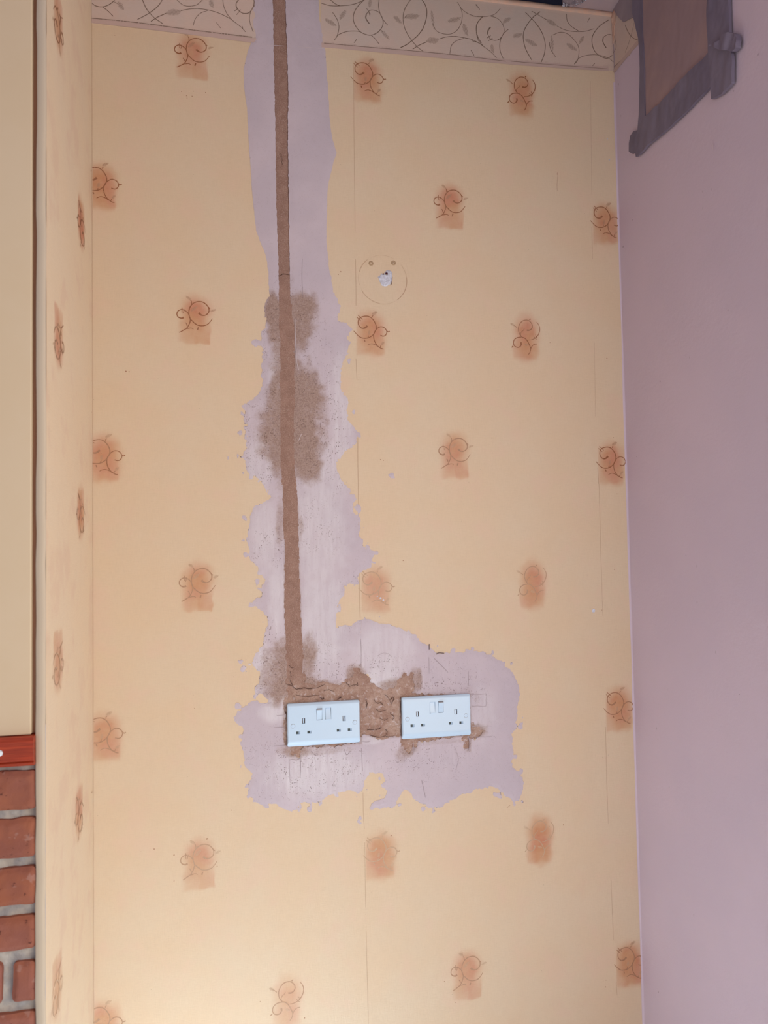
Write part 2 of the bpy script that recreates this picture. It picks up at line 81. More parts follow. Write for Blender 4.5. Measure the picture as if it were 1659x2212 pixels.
HOLES_SKIM = [[0.2209,1.1826,0.0129,0.0294],[0.2148,1.1494,0.0166,0.0074]]
CHASE = [[0.0787,2.4757],[0.0801,2.2712],[0.0812,2.1265],[0.0814,1.9828],[0.0839,1.8782],[0.0844,1.8403],[0.0839,1.8024],[0.0863,1.6894],[0.0843,1.605],[0.0845,1.4652],[0.0875,1.4096],[0.0885,1.3449],[0.0905,1.2804],[0.0878,1.207],[0.0894,1.1156],[0.0919,1.0246],[0.0889,1.0066],[0.0841,0.9797],[0.0818,0.9438],[0.0841,0.9094],[0.094,0.9033],[0.0965,0.8869],[0.1165,0.8874],[0.1212,0.8979],[0.1533,0.8994],[0.237,0.9011],[0.2392,0.9203],[0.2561,0.9155],[0.2674,0.9102],[0.3188,0.9088],[0.3201,0.8809],[0.3315,0.8755],[0.3472,0.8865],[0.3532,0.8991],[0.4097,0.9011],[0.4491,0.9023],[0.4544,0.8775],[0.4642,0.8712],[0.4638,0.8957],[0.4828,0.9001],[0.489,0.9092],[0.4773,0.9213],[0.4655,0.9296],[0.4625,0.9676],[0.4669,0.9863],[0.4018,0.9898],[0.358,0.9921],[0.3465,0.9965],[0.3489,1.0207],[0.3424,1.0378],[0.3345,1.0289],[0.327,1.0405],[0.3211,1.0295],[0.3053,1.008],[0.288,1.0015],[0.2691,1.0117],[0.2552,1.0254],[0.245,1.037],[0.2387,1.0595],[0.2282,1.0526],[0.2204,1.0345],[0.2062,1.0242],[0.1782,1.022],[0.1644,1.0282],[0.1412,1.022],[0.1248,1.0284],[0.1199,1.1418],[0.1189,1.2061],[0.1171,1.2798],[0.1165,1.3723],[0.1119,1.4466],[0.1099,1.5119],[0.113,1.6055],[0.1129,1.7469],[0.1071,1.8035],[0.1068,1.8509],[0.1067,1.9176],[0.107,2.0132],[0.1065,2.1286],[0.1087,2.2255],[0.107,2.3226],[0.1042,2.4789]]
BROWN = [[0.0743,1.7756,0.0223,0.035,1],[0.0777,1.7456,0.0186,0.046,0.9],[0.1302,1.7855,0.0298,0.0331,0.95],[0.1297,1.7428,0.0242,0.046,0.9],[0.0992,1.6898,0.0335,0.0736,0.6],[0.1259,1.5964,0.0512,0.0782,1],[0.0773,1.5582,0.0326,0.0644,0.75],[0.1201,1.512,0.0539,0.0644,1],[0.0785,1.5023,0.0372,0.0552,0.8],[0.1379,1.456,0.0298,0.0386,0.9],[0.0726,1.6234,0.0093,0.023,0.5],[0.0803,1.345,0.0093,0.0552,0.6],[0.1206,1.3352,0.0093,0.0276,0.6],[0.1115,1.06,0.0428,0.0598,0.8],[0.0732,1.0527,0.0372,0.069,0.65],[0.1377,1.0953,0.0149,0.0368,0.5],[0.1549,1.0122,0.0558,0.0166,0.6],[0.2206,1.0456,0.0149,0.0184,0.6],[0.3392,1.0212,0.0223,0.0221,0.5],[0.3605,1.0201,0.0056,0.0276,0.6],[0.0915,1.4374,0.0232,0.046,0.5],[0.073,1.1892,0.0037,0.0552,0.0],[0.0894,0.8982,0.0279,0.011,0.4],[0.3219,0.8734,0.0186,0.0184,0.5],[0.4806,0.976,0.0074,0.0166,0.35],[0.479,0.9098,0.0205,0.011,0.55],[0.1057,1.8414,0.013,0.0552,0.25],[0.155,1.0168,0.0465,0.0202,0.8],[0.1091,1.0146,0.0465,0.0239,0.8],[0.2298,1.0341,0.0205,0.0239,0.8],[0.3006,1.012,0.0316,0.0166,0.8],[0.3489,1.0207,0.0149,0.0276,0.7],[0.0726,1.0075,0.013,0.0276,0.5],[0.1075,0.8952,0.0242,0.0166,0.7],[0.1624,0.8915,0.0558,0.0092,0.5],[0.4095,0.8936,0.0558,0.0074,0.4],[0.3366,0.889,0.0223,0.0202,0.7],[0.479,0.9117,0.0242,0.0166,0.7],[0.4606,0.8865,0.0093,0.0184,0.6],[0.0549,1.0355,0.0372,0.0368,0.35],[0.0422,1.5206,0.0186,0.0552,0.3],[0.0911,1.6332,0.0279,0.1104,0.5],[0.1721,1.5595,0.013,0.0552,0.35],[0.1563,1.7675,0.0149,0.0552,0.4]]
PIT = [[0.0999,1.7464,0.0744,0.0828,1],[0.1254,1.5588,0.0884,0.138,1.3],[0.0426,1.5577,0.0372,0.0368,1],[0.0417,1.4743,0.0419,0.0552,1],[0.067,1.2992,0.0465,0.0368,1.4],[0.1502,1.3348,0.0558,0.0552,0.6],[0.1907,1.5408,0.0279,0.1472,0.8],[0.0511,1.099,0.0558,0.0552,1.3],[0.0549,1.0355,0.0558,0.0368,1.3],[0.1188,1.0596,0.0837,0.0552,1.3],[0.2019,1.0465,0.0465,0.0276,1.2],[0.2229,1.1844,0.0279,0.0644,0.7],[0.2775,1.0521,0.0558,0.0276,1],[0.402,0.9992,0.093,0.0552,0.9],[0.1436,0.8584,0.093,0.0552,1],[0.3505,0.8621,0.0744,0.046,0.7],[0.448,0.8554,0.0372,0.0368,0.5],[0.0534,0.9006,0.0558,0.046,0.5],[0.0885,0.8264,0.093,0.0276,0.5],[0.0433,1.6228,0.0186,0.0276,0.8]]
WHITE = [[0.2099,1.56,0.0232,0.138,0.8],[0.0416,1.4651,0.0279,0.0552,0.6],[0.0803,1.6517,0.0186,0.0552,0.6],[0.1594,1.3254,0.0558,0.1288,0.7],[0.0491,1.327,0.0279,0.0736,0.7],[0.0749,1.1982,0.0186,0.0736,0.8],[0.166,1.1401,0.0465,0.1012,0.8],[0.2877,1.0889,0.0651,0.0552,0.7],[0.277,1.0243,0.0465,0.023,1],[0.0372,1.0635,0.0279,0.046,0.8],[0.0816,0.998,0.0279,0.0092,1],[0.2015,1.0189,0.0232,0.0074,0.8],[0.1526,0.8487,0.1023,0.0506,0.9],[0.0632,0.9719,0.0279,0.0184,0.9],[0.2559,0.9054,0.0279,0.0074,0.8],[0.4899,0.9471,0.0372,0.0552,0.5],[0.3136,0.9388,0.0074,0.0184,0],[0.2282,1.0471,0.0074,0.011,1],[0.1705,1.4467,0.0186,0.0736,0.5]]
CRACK = [[[0.0937,1.0263,0.0024],[0.1028,1.0213,0.0024],[0.1091,1.0164,0.0024],[0.1228,1.0175,0.0024],[0.1347,1.016,0.0024],[0.1458,1.0163,0.0024],[0.1569,1.0185,0.0024],[0.1662,1.0226,0.0024]],[[0.1028,1.0213,0.0018],[0.0992,1.0297,0.0018],[0.0966,1.0352,0.0018]],[[0.0969,1.0634,0.0022],[0.0996,1.0596,0.0022],[0.1041,1.0576,0.0022]],[[0.0977,1.0515,0.0018],[0.1003,1.0405,0.0018]],[[0.2081,1.0241,0.002],[0.2164,1.0163,0.002],[0.2249,1.0186,0.002],[0.2333,1.0173,0.002],[0.2315,1.0229,0.002]],[[0.1575,0.9974,0.0032],[0.1602,0.9927,0.0032],[0.1639,0.9962,0.0032]],[[0.1917,0.991,0.0032],[0.1955,0.9945,0.0032],[0.1992,0.9961,0.0032]],[[0.2479,0.9907,0.0024],[0.2506,0.9794,0.0024],[0.2485,0.9703,0.0024]],[[0.2822,0.9981,0.0018],[0.2916,0.9929,0.0018],[0.2972,0.9843,0.0018],[0.3009,0.9748,0.0018]],[[0.2982,0.9842,0.0028],[0.303,0.9895,0.0028],[0.3068,0.9856,0.0028],[0.3009,0.9785,0.0028]],[[0.2649,0.987,0.0018],[0.2714,0.9783,0.0018],[0.2781,0.9816,0.0018],[0.2837,0.9757,0.0018]],[[0.2497,0.927,0.0022],[0.261,0.9272,0.0022],[0.2724,0.9274,0.0022],[0.2791,0.9316,0.0022]],[[0.2866,0.9265,0.002],[0.2913,0.9216,0.002],[0.2902,0.9143,0.002]],[[0.2561,0.9165,0.0018],[0.2702,0.9119,0.0018],[0.2864,0.9127,0.0018],[0.3035,0.9097,0.0018]],[[0.3203,0.9895,0.0022],[0.3189,0.9663,0.0022],[0.3203,0.9384,0.0022],[0.3188,0.9106,0.0022]],[[0.0844,1.8432,0.0022],[0.0881,1.8452,0.0022],[0.0928,1.8483,0.0022],[0.0993,1.8486,0.0022],[0.1049,1.847,0.0022]],[[0.0921,2.0985,0.0011],[0.0929,2.089,0.0011],[0.0947,2.0814,0.0011],[0.0937,2.0737,0.0011]],[[0.1089,1.0055,0.0018],[0.1272,1.0009,0.0018],[0.1548,1.0012,0.0018]],[[0.2684,0.9692,0.0018],[0.2758,0.9614,0.0018],[0.2883,0.9644,0.0018]],[[0.2967,0.9583,0.0018],[0.3061,0.9503,0.0018],[0.3022,0.9432,0.0018]],[[0.2756,0.9503,0.0017],[0.285,0.9442,0.0017],[0.2927,0.9474,0.0017]],[[0.1641,1.0099,0.0018],[0.1753,1.012,0.0018],[0.1845,1.0079,0.0018]]]
SCRATCH = [[[0.4649,0.9864,0.0012],[0.4828,0.9854,0.0012],[0.4998,0.9854,0.0012],[0.4995,0.9731,0.0012],[0.4982,0.9608,0.0012],[0.4802,0.9618,0.0012],[0.4683,0.9616,0.0012]],[[0.4673,0.921,0.0011],[0.4892,0.9206,0.0011],[0.5102,0.9193,0.0011]],[[0.4629,0.9005,0.0014],[0.4887,0.8979,0.0014],[0.5107,0.8984,0.0014]],[[0.4609,0.9015,0.0014],[0.4626,0.8873,0.0014],[0.4612,0.8714,0.0014]],[[0.0638,0.944,0.0012],[0.0773,0.9431,0.0012],[0.0863,0.9435,0.0012]],[[0.0703,0.967,0.001],[0.0866,0.9669,0.001]],[[0.0624,0.9081,0.0014],[0.076,0.9072,0.0014],[0.0859,0.9075,0.0014]],[[0.2362,0.9058,0.0014],[0.2484,0.9041,0.0014],[0.2559,0.9054,0.0014]],[[0.093,0.8935,0.0011],[0.0936,0.8709,0.0011],[0.0941,0.835,0.0011]],[[0.1147,0.8875,0.0011],[0.1153,0.8649,0.0011],[0.1141,0.8425,0.0011]],[[0.0937,0.879,0.0015],[0.1001,0.8795,0.0015],[0.1082,0.878,0.0015],[0.1146,0.8812,0.0015]],[[0.2369,0.8929,0.0009],[0.2384,0.8699,0.0009],[0.2389,0.847,0.0009]],[[0.3603,0.8197,0.0011],[0.3638,0.8009,0.0011],[0.3673,0.7848,0.0011]],[[0.1367,0.8932,0.0011],[0.1448,0.8836,0.0011],[0.144,0.8873,0.0011]],[[0.2023,0.8925,0.0015],[0.2068,0.8812,0.0015],[0.2153,0.8879,0.0015]],[[0.2396,1.0539,0.0009],[0.2402,1.091,0.0009],[0.2396,1.1095,0.0009]],[[0.3802,1.0332,0.0006],[0.3809,1.0661,0.0006]],[[0.3906,1.0638,0.0009],[0.3983,1.0559,0.0009],[0.4089,1.0459,0.0009],[0.4194,1.0341,0.0009]],[[0.2731,1.0728,0.0009],[0.2827,1.0789,0.0009],[0.2951,1.0774,0.0009],[0.3026,1.0715,0.0009]],[[0.4327,0.877,0.001],[0.4381,0.856,0.001],[0.4328,0.8377,0.001]],[[0.3444,0.895,0.0013],[0.3441,0.8765,0.0013]],[[0.463,1.0339,0.0011],[0.4633,1.0054,0.0011]],[[0.1324,1.8808,0.0008],[0.131,1.8426,0.0008],[0.1314,1.8045,0.0008]],[[0.5167,0.898,0.0008],[0.5206,0.893,0.0008]]]
PLINE = [[[0.1158,1.7565,0.0018],[0.1163,1.7186,0.0018],[0.1185,1.6715,0.0018],[0.122,1.6528,0.0018]],[[0.1201,1.5101,0.0015],[0.1258,1.5232,0.0015]],[[0.2421,1.1466,0.0014],[0.2397,1.1188,0.0014]]]
BOLD = [[[0.3815,1.0934,0.0017],[0.3812,1.0821,0.0017]],[[0.3957,1.072,0.002],[0.4016,1.0746,0.002],[0.4124,1.0732,0.002]]]
SEAM = [[[0.2419,1.8866,0.0009],[0.2419,1.8287,0.0009],[0.2413,1.7901,0.0009]],[[0.2395,1.6796,0.0009],[0.24,1.6557,0.0009],[0.2407,1.6367,0.0009]],[[0.2406,1.5177,0.0011],[0.2398,1.4656,0.0011],[0.2398,1.4089,0.0011],[0.2398,1.3524,0.0011],[0.2389,1.2961,0.0011],[0.2389,1.2399,0.0011],[0.2389,1.1839,0.0011],[0.2393,1.1513,0.0011]],[[0.2356,0.8701,0.0014],[0.2359,0.8335,0.0014],[0.2373,0.806,0.0014]],[[0.2392,0.804,0.001],[0.2394,0.7602,0.001],[0.2408,0.7328,0.001]],[[0.2412,0.7055,0.0008],[0.2409,0.633,0.0008],[0.241,0.5789,0.0008]],[[0.2411,0.5338,0.0007],[0.2416,0.453,0.0007],[0.2427,0.3528,0.0007]],[[0.2438,2.2977,0.0007],[0.2438,2.2384,0.0007],[0.2431,2.14,0.0007],[0.2425,2.0421,0.0007],[0.2419,1.9448,0.0007]],[[0.774,2.3153,0.0006],[0.7721,2.1842,0.0006],[0.7693,2.0592,0.0006]],[[0.7671,1.9867,0.0008],[0.767,1.9145,0.0008]],[[0.7656,1.7301,0.0006],[0.7626,1.5676,0.0006]],[[0.7645,1.4568,0.0012],[0.7655,1.4216,0.0012]],[[0.7666,1.4216,0.0007],[0.766,1.2667,0.0007],[0.7662,1.1376,0.0007]],[[0.765,0.9017,0.0008],[0.7641,0.7751,0.0008],[0.7648,0.6975,0.0008]],[[0.7674,0.5815,0.0007],[0.7686,0.4568,0.0007]],[[0.7721,0.3705,0.0009],[0.7733,0.3418,0.0009]],[[0.6905,2.1031,0.0014],[0.6913,2.095,0.0014],[0.6886,2.0742,0.0014],[0.6893,2.0619,0.0014]],[[0.5401,0.7496,0.0015],[0.5473,0.7547,0.0015]],[[0.0425,1.553,0.0013],[0.0416,1.553,0.0013]]]
SPECK = [[-0.1034,2.2072,0.0009],[-0.0936,2.1996,0.0012],[-0.0928,2.195,0.0009],[-0.0801,2.2104,0.0009],[-0.0829,2.1997,0.0011],[-0.0566,2.2098,0.0009],[-0.2112,1.6425,0.0018],[-0.2052,1.6418,0.0013],[0.7938,1.6963,0.0015],[0.6904,2.099,0.0015],[0.6131,1.7653,0.0009],[0.6314,0.704,0.0009],[0.6634,0.7042,0.0015],[0.8081,1.3993,0.0011],[0.7644,1.1496,0.0009],[-0.2298,2.3089,0.0009],[0.7453,1.1522,0.0014],[-0.0188,0.7904,0.0009],[0.0425,1.553,0.0009],[0.2951,0.7144,0.0012],[0.3991,0.4159,0.0011],[0.4223,0.3711,0.0011],[0.7477,0.3621,0.0013],[0.7492,0.3762,0.0009],[0.117,0.3808,0.0012],[0.0321,0.4231,0.0009],[-0.1268,0.7149,0.0015],[-0.0655,0.7399,0.0018],[-0.1271,0.6665,0.0011],[-0.0468,0.6865,0.0011],[0.8034,1.5226,0.0009],[0.6512,1.2513,0.0009],[0.2107,1.859,0.0015],[0.2059,1.8529,0.0009],[0.2869,1.4723,0.0011],[0.2926,1.4705,0.0009],[0.7962,1.2361,0.0012],[0.3304,1.2651,0.0012],[-0.0871,0.9895,0.0008],[-0.012,1.0461,0.0008],[-0.1632,0.7295,0.0014],[0.6626,1.7268,0.0009],[0.5518,1.0056,0.0009]]
WSPECK = [[0.7452,1.1492,0.0041],[0.8137,2.1406,0.0018],[0.8108,2.1875,0.0014],[0.2818,1.1901,0.0024],[0.2752,1.194,0.0018],[0.2875,1.1862,0.0022]]
ROUND = {"c":[0.2984,1.8468],"r":[0.0508,0.0511],"s1":[0.2742,1.8796],"s2":[0.3216,1.883],"hole":[[0.2882,1.8514],[0.2932,1.8578],[0.2959,1.8606],[0.298,1.8581],[0.3012,1.8626],[0.3084,1.867],[0.3137,1.8668],[0.318,1.8626],[0.3183,1.8538],[0.3168,1.8449],[0.3158,1.8378],[0.3131,1.8359],[0.3095,1.8344],[0.306,1.8325],[0.2989,1.8326],[0.2954,1.8351],[0.292,1.8411]],"d1":[0.306,1.8588],"d2":[0.2996,1.8576]}
CEIL_HOLE = [[0.7124,-0.002],[0.7201,-0.0091],[0.7345,-0.0085],[0.7384,-0.0165],[0.7508,-0.0156],[0.751,-0.0243],[0.7532,-0.0333],[0.7491,-0.0552],[0.7363,-0.1198]]
COVER = [[-0.1292,2.4727],[-0.1329,2.2932],[-0.1321,2.1613],[-0.2491,2.1611],[-0.3513,2.1585],[-0.3569,2.2995]]
TAPE_L = [[-0.0987,2.4959],[-0.0933,2.4092],[-0.1031,2.3823],[-0.1122,2.3463],[-0.1176,2.313],[-0.117,2.2739],[-0.1123,2.2275],[-0.1076,2.1809],[-0.1001,2.1505],[-0.1314,2.15],[-0.1312,2.1773],[-0.1347,2.2628],[-0.1329,2.3519],[-0.1345,2.4687]]
TAPE_L_TAB = [[-0.106,2.1543],[-0.0801,2.1645],[-0.0645,2.1629],[-0.0577,2.1483],[-0.0565,2.1296],[-0.0714,2.1179],[-0.0885,2.1141],[-0.0999,2.1161]]
TAPE_B = [[-0.11,2.1599],[-0.134,2.164],[-0.1843,2.16],[-0.2491,2.1611],[-0.2941,2.1608],[-0.3513,2.1585],[-0.3521,2.1261],[-0.3529,2.0955],[-0.2901,2.0933],[-0.2134,2.0935],[-0.1461,2.0996],[-0.0932,2.0988],[-0.0886,2.116],[-0.0938,2.1391]]
TAPE_R = [[-0.353,2.3024],[-0.3495,2.2204],[-0.3513,2.1585],[-0.3521,2.1261],[-0.3522,2.0708],[-0.3836,2.063],[-0.4099,2.0657],[-0.4133,2.1036],[-0.4085,2.147],[-0.4076,2.196],[-0.4147,2.2554]]
TAPE_KNOT = [[-0.3634,2.1606],[-0.385,2.1529],[-0.3954,2.1574],[-0.4136,2.1515],[-0.4286,2.1382],[-0.4348,2.1229],[-0.433,2.1115],[-0.4187,2.1129],[-0.4,2.1284],[-0.382,2.1451]]
TAPE_TL = [[-0.0097,2.5318],[-0.106,2.4603],[-0.0983,2.3977],[-0.0758,2.4093],[-0.0525,2.4194],[-0.0297,2.4477],[-0.0106,2.4781]]
RSPECK = [[-0.0205,2.3011,0.002],[-0.0185,1.9387,0.0023],[-0.0629,1.9794,0.0016],[-0.1479,1.6146,0.0018],[-0.0472,1.4757,0.0013],[-0.2173,1.2678,0.0011],[-0.0661,0.379,0.002],[-0.3683,1.6911,0.0014],[-0.4678,2.0779,0.0018],[-0.4044,2.0554,0.0014],[-0.0718,2.0305,0.0009],[-0.1329,0.8104,0.0011],[-0.3613,1.0346,0.0009]]
RLIGHT = [[-0.3415,1.9915,0.0027]]
FP = {"gx":[-0.2925,-0.2868],"rail":[1.0373,0.9965],"rows":[[0.9861,0.9358],[0.9191,0.8691],[0.8512,0.8027],[0.7842,0.741],[0.7214,0.6696],[0.6519,0.6036],[0.5873,0.5385],[0.5223,0.4737]],"small":[-0.3162,-0.3312],"screw":[-0.3315,1.0174],"bx":-0.2856}
EDGE = [[-0.2736,1.4256]]
SOCK = [[0.1621,0.9469],[0.3921,0.9462]]
# ------------------------------------------------------------------ numpy helpers
def lattice_noise(x, y, scale, seed):
    """smooth value noise, -1..1, feature size = scale (metres)"""
    r = np.random.default_rng(seed)
    T = r.uniform(-1, 1, (256, 256))
    u = np.asarray(x) / scale + 1000.0; v = np.asarray(y) / scale + 1000.0
    iu = np.floor(u).astype(int); iv = np.floor(v).astype(int)
    fu = u - iu; fv = v - iv
    fu = fu * fu * (3 - 2 * fu); fv = fv * fv * (3 - 2 * fv)
    g = lambda a, b: T[a % 256, b % 256]
    return (g(iu, iv) * (1 - fu) + g(iu + 1, iv) * fu) * (1 - fv) + (g(iu, iv + 1) * (1 - fu) + g(iu + 1, iv + 1) * fu) * fv
def fbm(x, y, scale, seed, octs=4, gain=0.5):
    t = 0; a = 1
    for k in range(octs):
        t = t + a * lattice_noise(x, y, scale / 2 ** k, seed + k); a *= gain
    return t
def sstep(t):
    t = np.clip(t, 0, 1); return t * t * (3 - 2 * t)
def poly_sdf(px, pz, poly):
    """signed distance to a polygon, negative inside"""
    P = np.array(poly, float); n = len(P)
    shp = px.shape; X = px.ravel(); Z = pz.ravel()
    d2 = np.full(X.shape, 1e9); ins = np.zeros(X.shape, bool)
    for i in range(n):
        a = P[i]; b = P[(i + 1) % n]; e = b - a
        wx = X - a[0]; wz = Z - a[1]
        t = np.clip((wx * e[0] + wz * e[1]) / max(e @ e, 1e-12), 0, 1)
        d2 = np.minimum(d2, (wx - e[0] * t) ** 2 + (wz - e[1] * t) ** 2)
        c = (a[1] <= Z) != (b[1] <= Z)
        xx = a[0] + (Z - a[1]) / (e[1] if abs(e[1]) > 1e-12 else 1e-12) * e[0]
        ins ^= c & (X < xx)
    d = np.sqrt(d2)
    return np.where(ins, -d, d).reshape(shp)
def catmull(pts, k=4):
    P = [np.array(p, float) for p in pts]
    if len(P) < 3: 
        return [P[0] + (P[1] - P[0]) * t for t in np.linspace(0, 1, 3)] if len(P) == 2 else P
    Q = [2 * P[0] - P[1]] + P + [2 * P[-1] - P[-2]]
    out = []
    for i in range(1, len(Q) - 2):
        p0, p1, p2, p3 = Q[i - 1:i + 3]
        for j in range(k):
            t = j / k
            out.append(0.5 * ((2 * p1) + (-p0 + p2) * t + (2 * p0 - 5 * p1 + 4 * p2 - p3) * t * t + (-p0 + 3 * p1 - 3 * p2 + p3) * t ** 3))
    out.append(P[-1])
    return out

class Quads:
    """quads (and per-vertex float attributes) gathered into one mesh"""
    def __init__(s): s.v = []; s.q = []; s.m = []; s.att = []; s.n = 0
    def add(s, V, Q, mat=0, **att):
        V = np.asarray(V, float).reshape(-1, 3); Q = np.asarray(Q, int).reshape(-1, 4)
        s.v.append(V); s.q.append(Q + s.n); s.m.append(np.full(len(Q), mat)); s.n += len(V)
        s.att.append((len(V), att))
    def box(s, x0, x1, y0, y1, z0, z1, mat=0):
        V = [(x, y, z) for z in (z0, z1) for y in (y0, y1) for x in (x0, x1)]
        Q = [(0, 2, 3, 1), (4, 5, 7, 6), (0, 1, 5, 4), (1, 3, 7, 5), (3, 2, 6, 7), (2, 0, 4, 6)]
        s.add(V, Q, mat)
    def ribbon(s, pts, to3, flip=False, mat=0, k=4, clip=None, **att):
        P = catmull(pts, k)
        if len(P) < 2: return
        lift = random.uniform(0, .00009)
        P = np.array(P); W = np.abs(P[:, 2]) / 2; XY = P[:, :2]
        T = np.gradient(XY, axis=0); T /= np.maximum(np.linalg.norm(T, axis=1, keepdims=True), 1e-9)
        N = np.stack([-T[:, 1], T[:, 0]], 1)
        A = XY + N * W[:, None]; B = XY - N * W[:, None]
        V = np.concatenate([A, B]); n = len(P)
        Q = []
        for i in range(n - 1):
            if clip and not all(clip(V[j]) for j in (i, i + 1, n + i, n + i + 1)): continue
            Q.append((i, n + i, n + i + 1, i + 1) if not flip else (i, i + 1, n + i + 1, n + i))
        if Q: s.add([to3(a[0], a[1], lift) for a in V], Q, mat, **att)
    def dot(s, x, z, r, to3, flip=False, mat=0, sx=1.0, **att):
        n = 8; r2 = r * random.uniform(.8, 1.15)
        V = [(x, z)] + [(x + math.cos(a) * r * sx * random.uniform(.75, 1.15), z + math.sin(a) * r2 * random.uniform(.75, 1.15)) for a in np.linspace(0, 2 * math.pi, n, endpoint=False)]
        Q = []
        for i in range(0, n, 2):
            a, b, c = 1 + i, 1 + (i + 1) % n, 1 + (i + 2) % n
            Q.append((0, a, b, c) if not flip else (0, c, b, a))
        s.add([to3(a, b) for a, b in V], Q, mat, **att)
    def hatch(s, a, b, w, n, to3, flip=False, mat=0, tilt=0.35, clip=None, **att):
        a = np.array(a); b = np.array(b); d = b - a; L = np.linalg.norm(d); t = d / L; nn = np.array([-t[1], t[0]])
        for i in range(n):
            f = (i + .5) / n
            h = w * .5 * math.sin(math.pi * min(1, f * .92 + .08)) ** .8 * random.uniform(.8, 1.1)
            c = a + d * f
            dr = nn + t * tilt; dr /= np.linalg.norm(dr)
            sw = L / n * .55
            s.ribbon([(*(c - dr * h), sw * .6), (*c, sw), (*(c + dr * h), sw * .6)], to3, flip, mat, 1, clip, **att)
    def build(s, name, mats, parent=None, smooth=True):
        V = np.concatenate(s.v); Q = np.concatenate(s.q); M = np.concatenate(s.m)
        me = bpy.data.meshes.new(name)
        me.vertices.add(len(V)); me.vertices.foreach_set('co', V.astype(np.float32).ravel())
        me.loops.add(len(Q) * 4); me.loops.foreach_set('vertex_index', Q.astype(np.int32).ravel())
        me.polygons.add(len(Q)); me.polygons.foreach_set('loop_start', np.arange(0, len(Q) * 4, 4, dtype=np.int32))
        me.polygons.foreach_set('loop_total', np.full(len(Q), 4, dtype=np.int32))
        me.polygons.foreach_set('material_index', M.astype(np.int32))
        me.polygons.foreach_set('use_smooth', np.full(len(Q), smooth))
        names = set(k for _, a in s.att for k in a)
        for nm in names:
            arr = np.concatenate([np.broadcast_to(np.asarray(a.get(nm, 0.0), float), (n,)) if np.ndim(a.get(nm, 0.0)) == 0 else np.asarray(a[nm], float).ravel() for n, a in s.att])
            at = me.attributes.new(nm, 'FLOAT', 'POINT'); at.data.foreach_set('value', arr.astype(np.float32))
        for m in mats: me.materials.append(m)
        me.update(calc_edges=True); me.validate()
        o = bpy.data.objects.new(name, me); C.objects.link(o)
        if parent: o.parent = parent
        return o

def patch(Qd, sdf, x0, x1, z0, z1, h, to3, depth=None, flip=False, mat=0, skirt=0.0, att=None):
    """a surface cut along the zero line of sdf(x, z); depth(x, z, d) lifts it; skirt closes its rim"""
    nx = int(round((x1 - x0) / h)) + 1; nz = int(round((z1 - z0) / h)) + 1
    X, Z = np.meshgrid(np.linspace(x0, x1, nx), np.linspace(z0, z1, nz), indexing='ij')
    D = sdf(X, Z)
    ins = D < 0
    f = ins[:-1, :-1] | ins[1:, :-1] | ins[1:, 1:] | ins[:-1, 1:]
    gx, gz = np.gradient(D, h)
    g2 = np.maximum(gx * gx + gz * gz, 0.15)
    mv = np.clip(-D, -1.5 * h, 0) / g2
    mv = np.where(ins, 0, mv)
    Xm = X + np.clip(mv * gx, -1.2 * h, 1.2 * h); Zm = Z + np.clip(mv * gz, -1.2 * h, 1.2 * h)
    idx = np.arange(nx * nz).reshape(nx, nz)
    q = np.stack([idx[:-1, :-1], idx[1:, :-1], idx[1:, 1:], idx[:-1, 1:]], -1)[f]
    if flip: q = q[:, ::-1]
    used = np.unique(q); remap = np.full(nx * nz, -1); remap[used] = np.arange(len(used))
    q = remap[q]
    xs = Xm.ravel()[used]; zs = Zm.ravel()[used]; ds = np.minimum(D.ravel()[used], 0)
    dep = depth(xs, zs, ds) if depth is not None else np.zeros(len(xs))
    V = np.array([to3(a, b, c) for a, b, c in zip(xs, zs, dep)])
    A = {k: fn(xs, zs) for k, fn in (att or {}).items()}
    Qd.add(V, q, mat, **A)
    if skirt:
        e = np.concatenate([q[:, [0, 1]], q[:, [1, 2]], q[:, [2, 3]], q[:, [3, 0]]])
        key = np.sort(e, 1); key = key[:, 0].astype(np.int64) * 10 ** 7 + key[:, 1]
        _, inv, cnt = np.unique(key, return_inverse=True, return_counts=True)
        b = e[cnt[inv] == 1]
        bv = np.unique(b); rm = {v: i for i, v in enumerate(bv)}
        top = V[bv]; low = np.array([to3(xs[v], zs[v], dep[v] - skirt) for v in bv]); n = len(bv)
        Qs = [(rm[c], rm[a], rm[a] + n, rm[c] + n) for a, c in b]
        A2 = {k: np.concatenate([a[bv], a[bv]]) for k, a in A.items()}
        Qd.add(np.concatenate([top, low]), Qs, mat, **A2)

def ell(x, z, L, seed=None):
    v = np.zeros_like(x)
    for cx, cz, rx, rz, k in L:
        r = np.sqrt(((x - cx) / rx) ** 2 + ((z - cz) / rz) ** 2)
        if seed is not None: r = r + .16 * lattice_noise(x, z, .012, seed)
        v = 1 - (1 - v) * (1 - np.clip(k, 0, 1) * sstep((1.38 - r) / .9))
    return v

# ------------------------------------------------------------------ tags
def tag(o, label, cat, group=None, kind=None):
    o['label'] = label; o['category'] = cat
    if group: o['group'] = group
    if kind: o['kind'] = kind
    return o
def empty(name, loc):
    o = bpy.data.objects.new(name, None); C.objects.link(o); o.location = loc; o.empty_display_size = .05
    return o

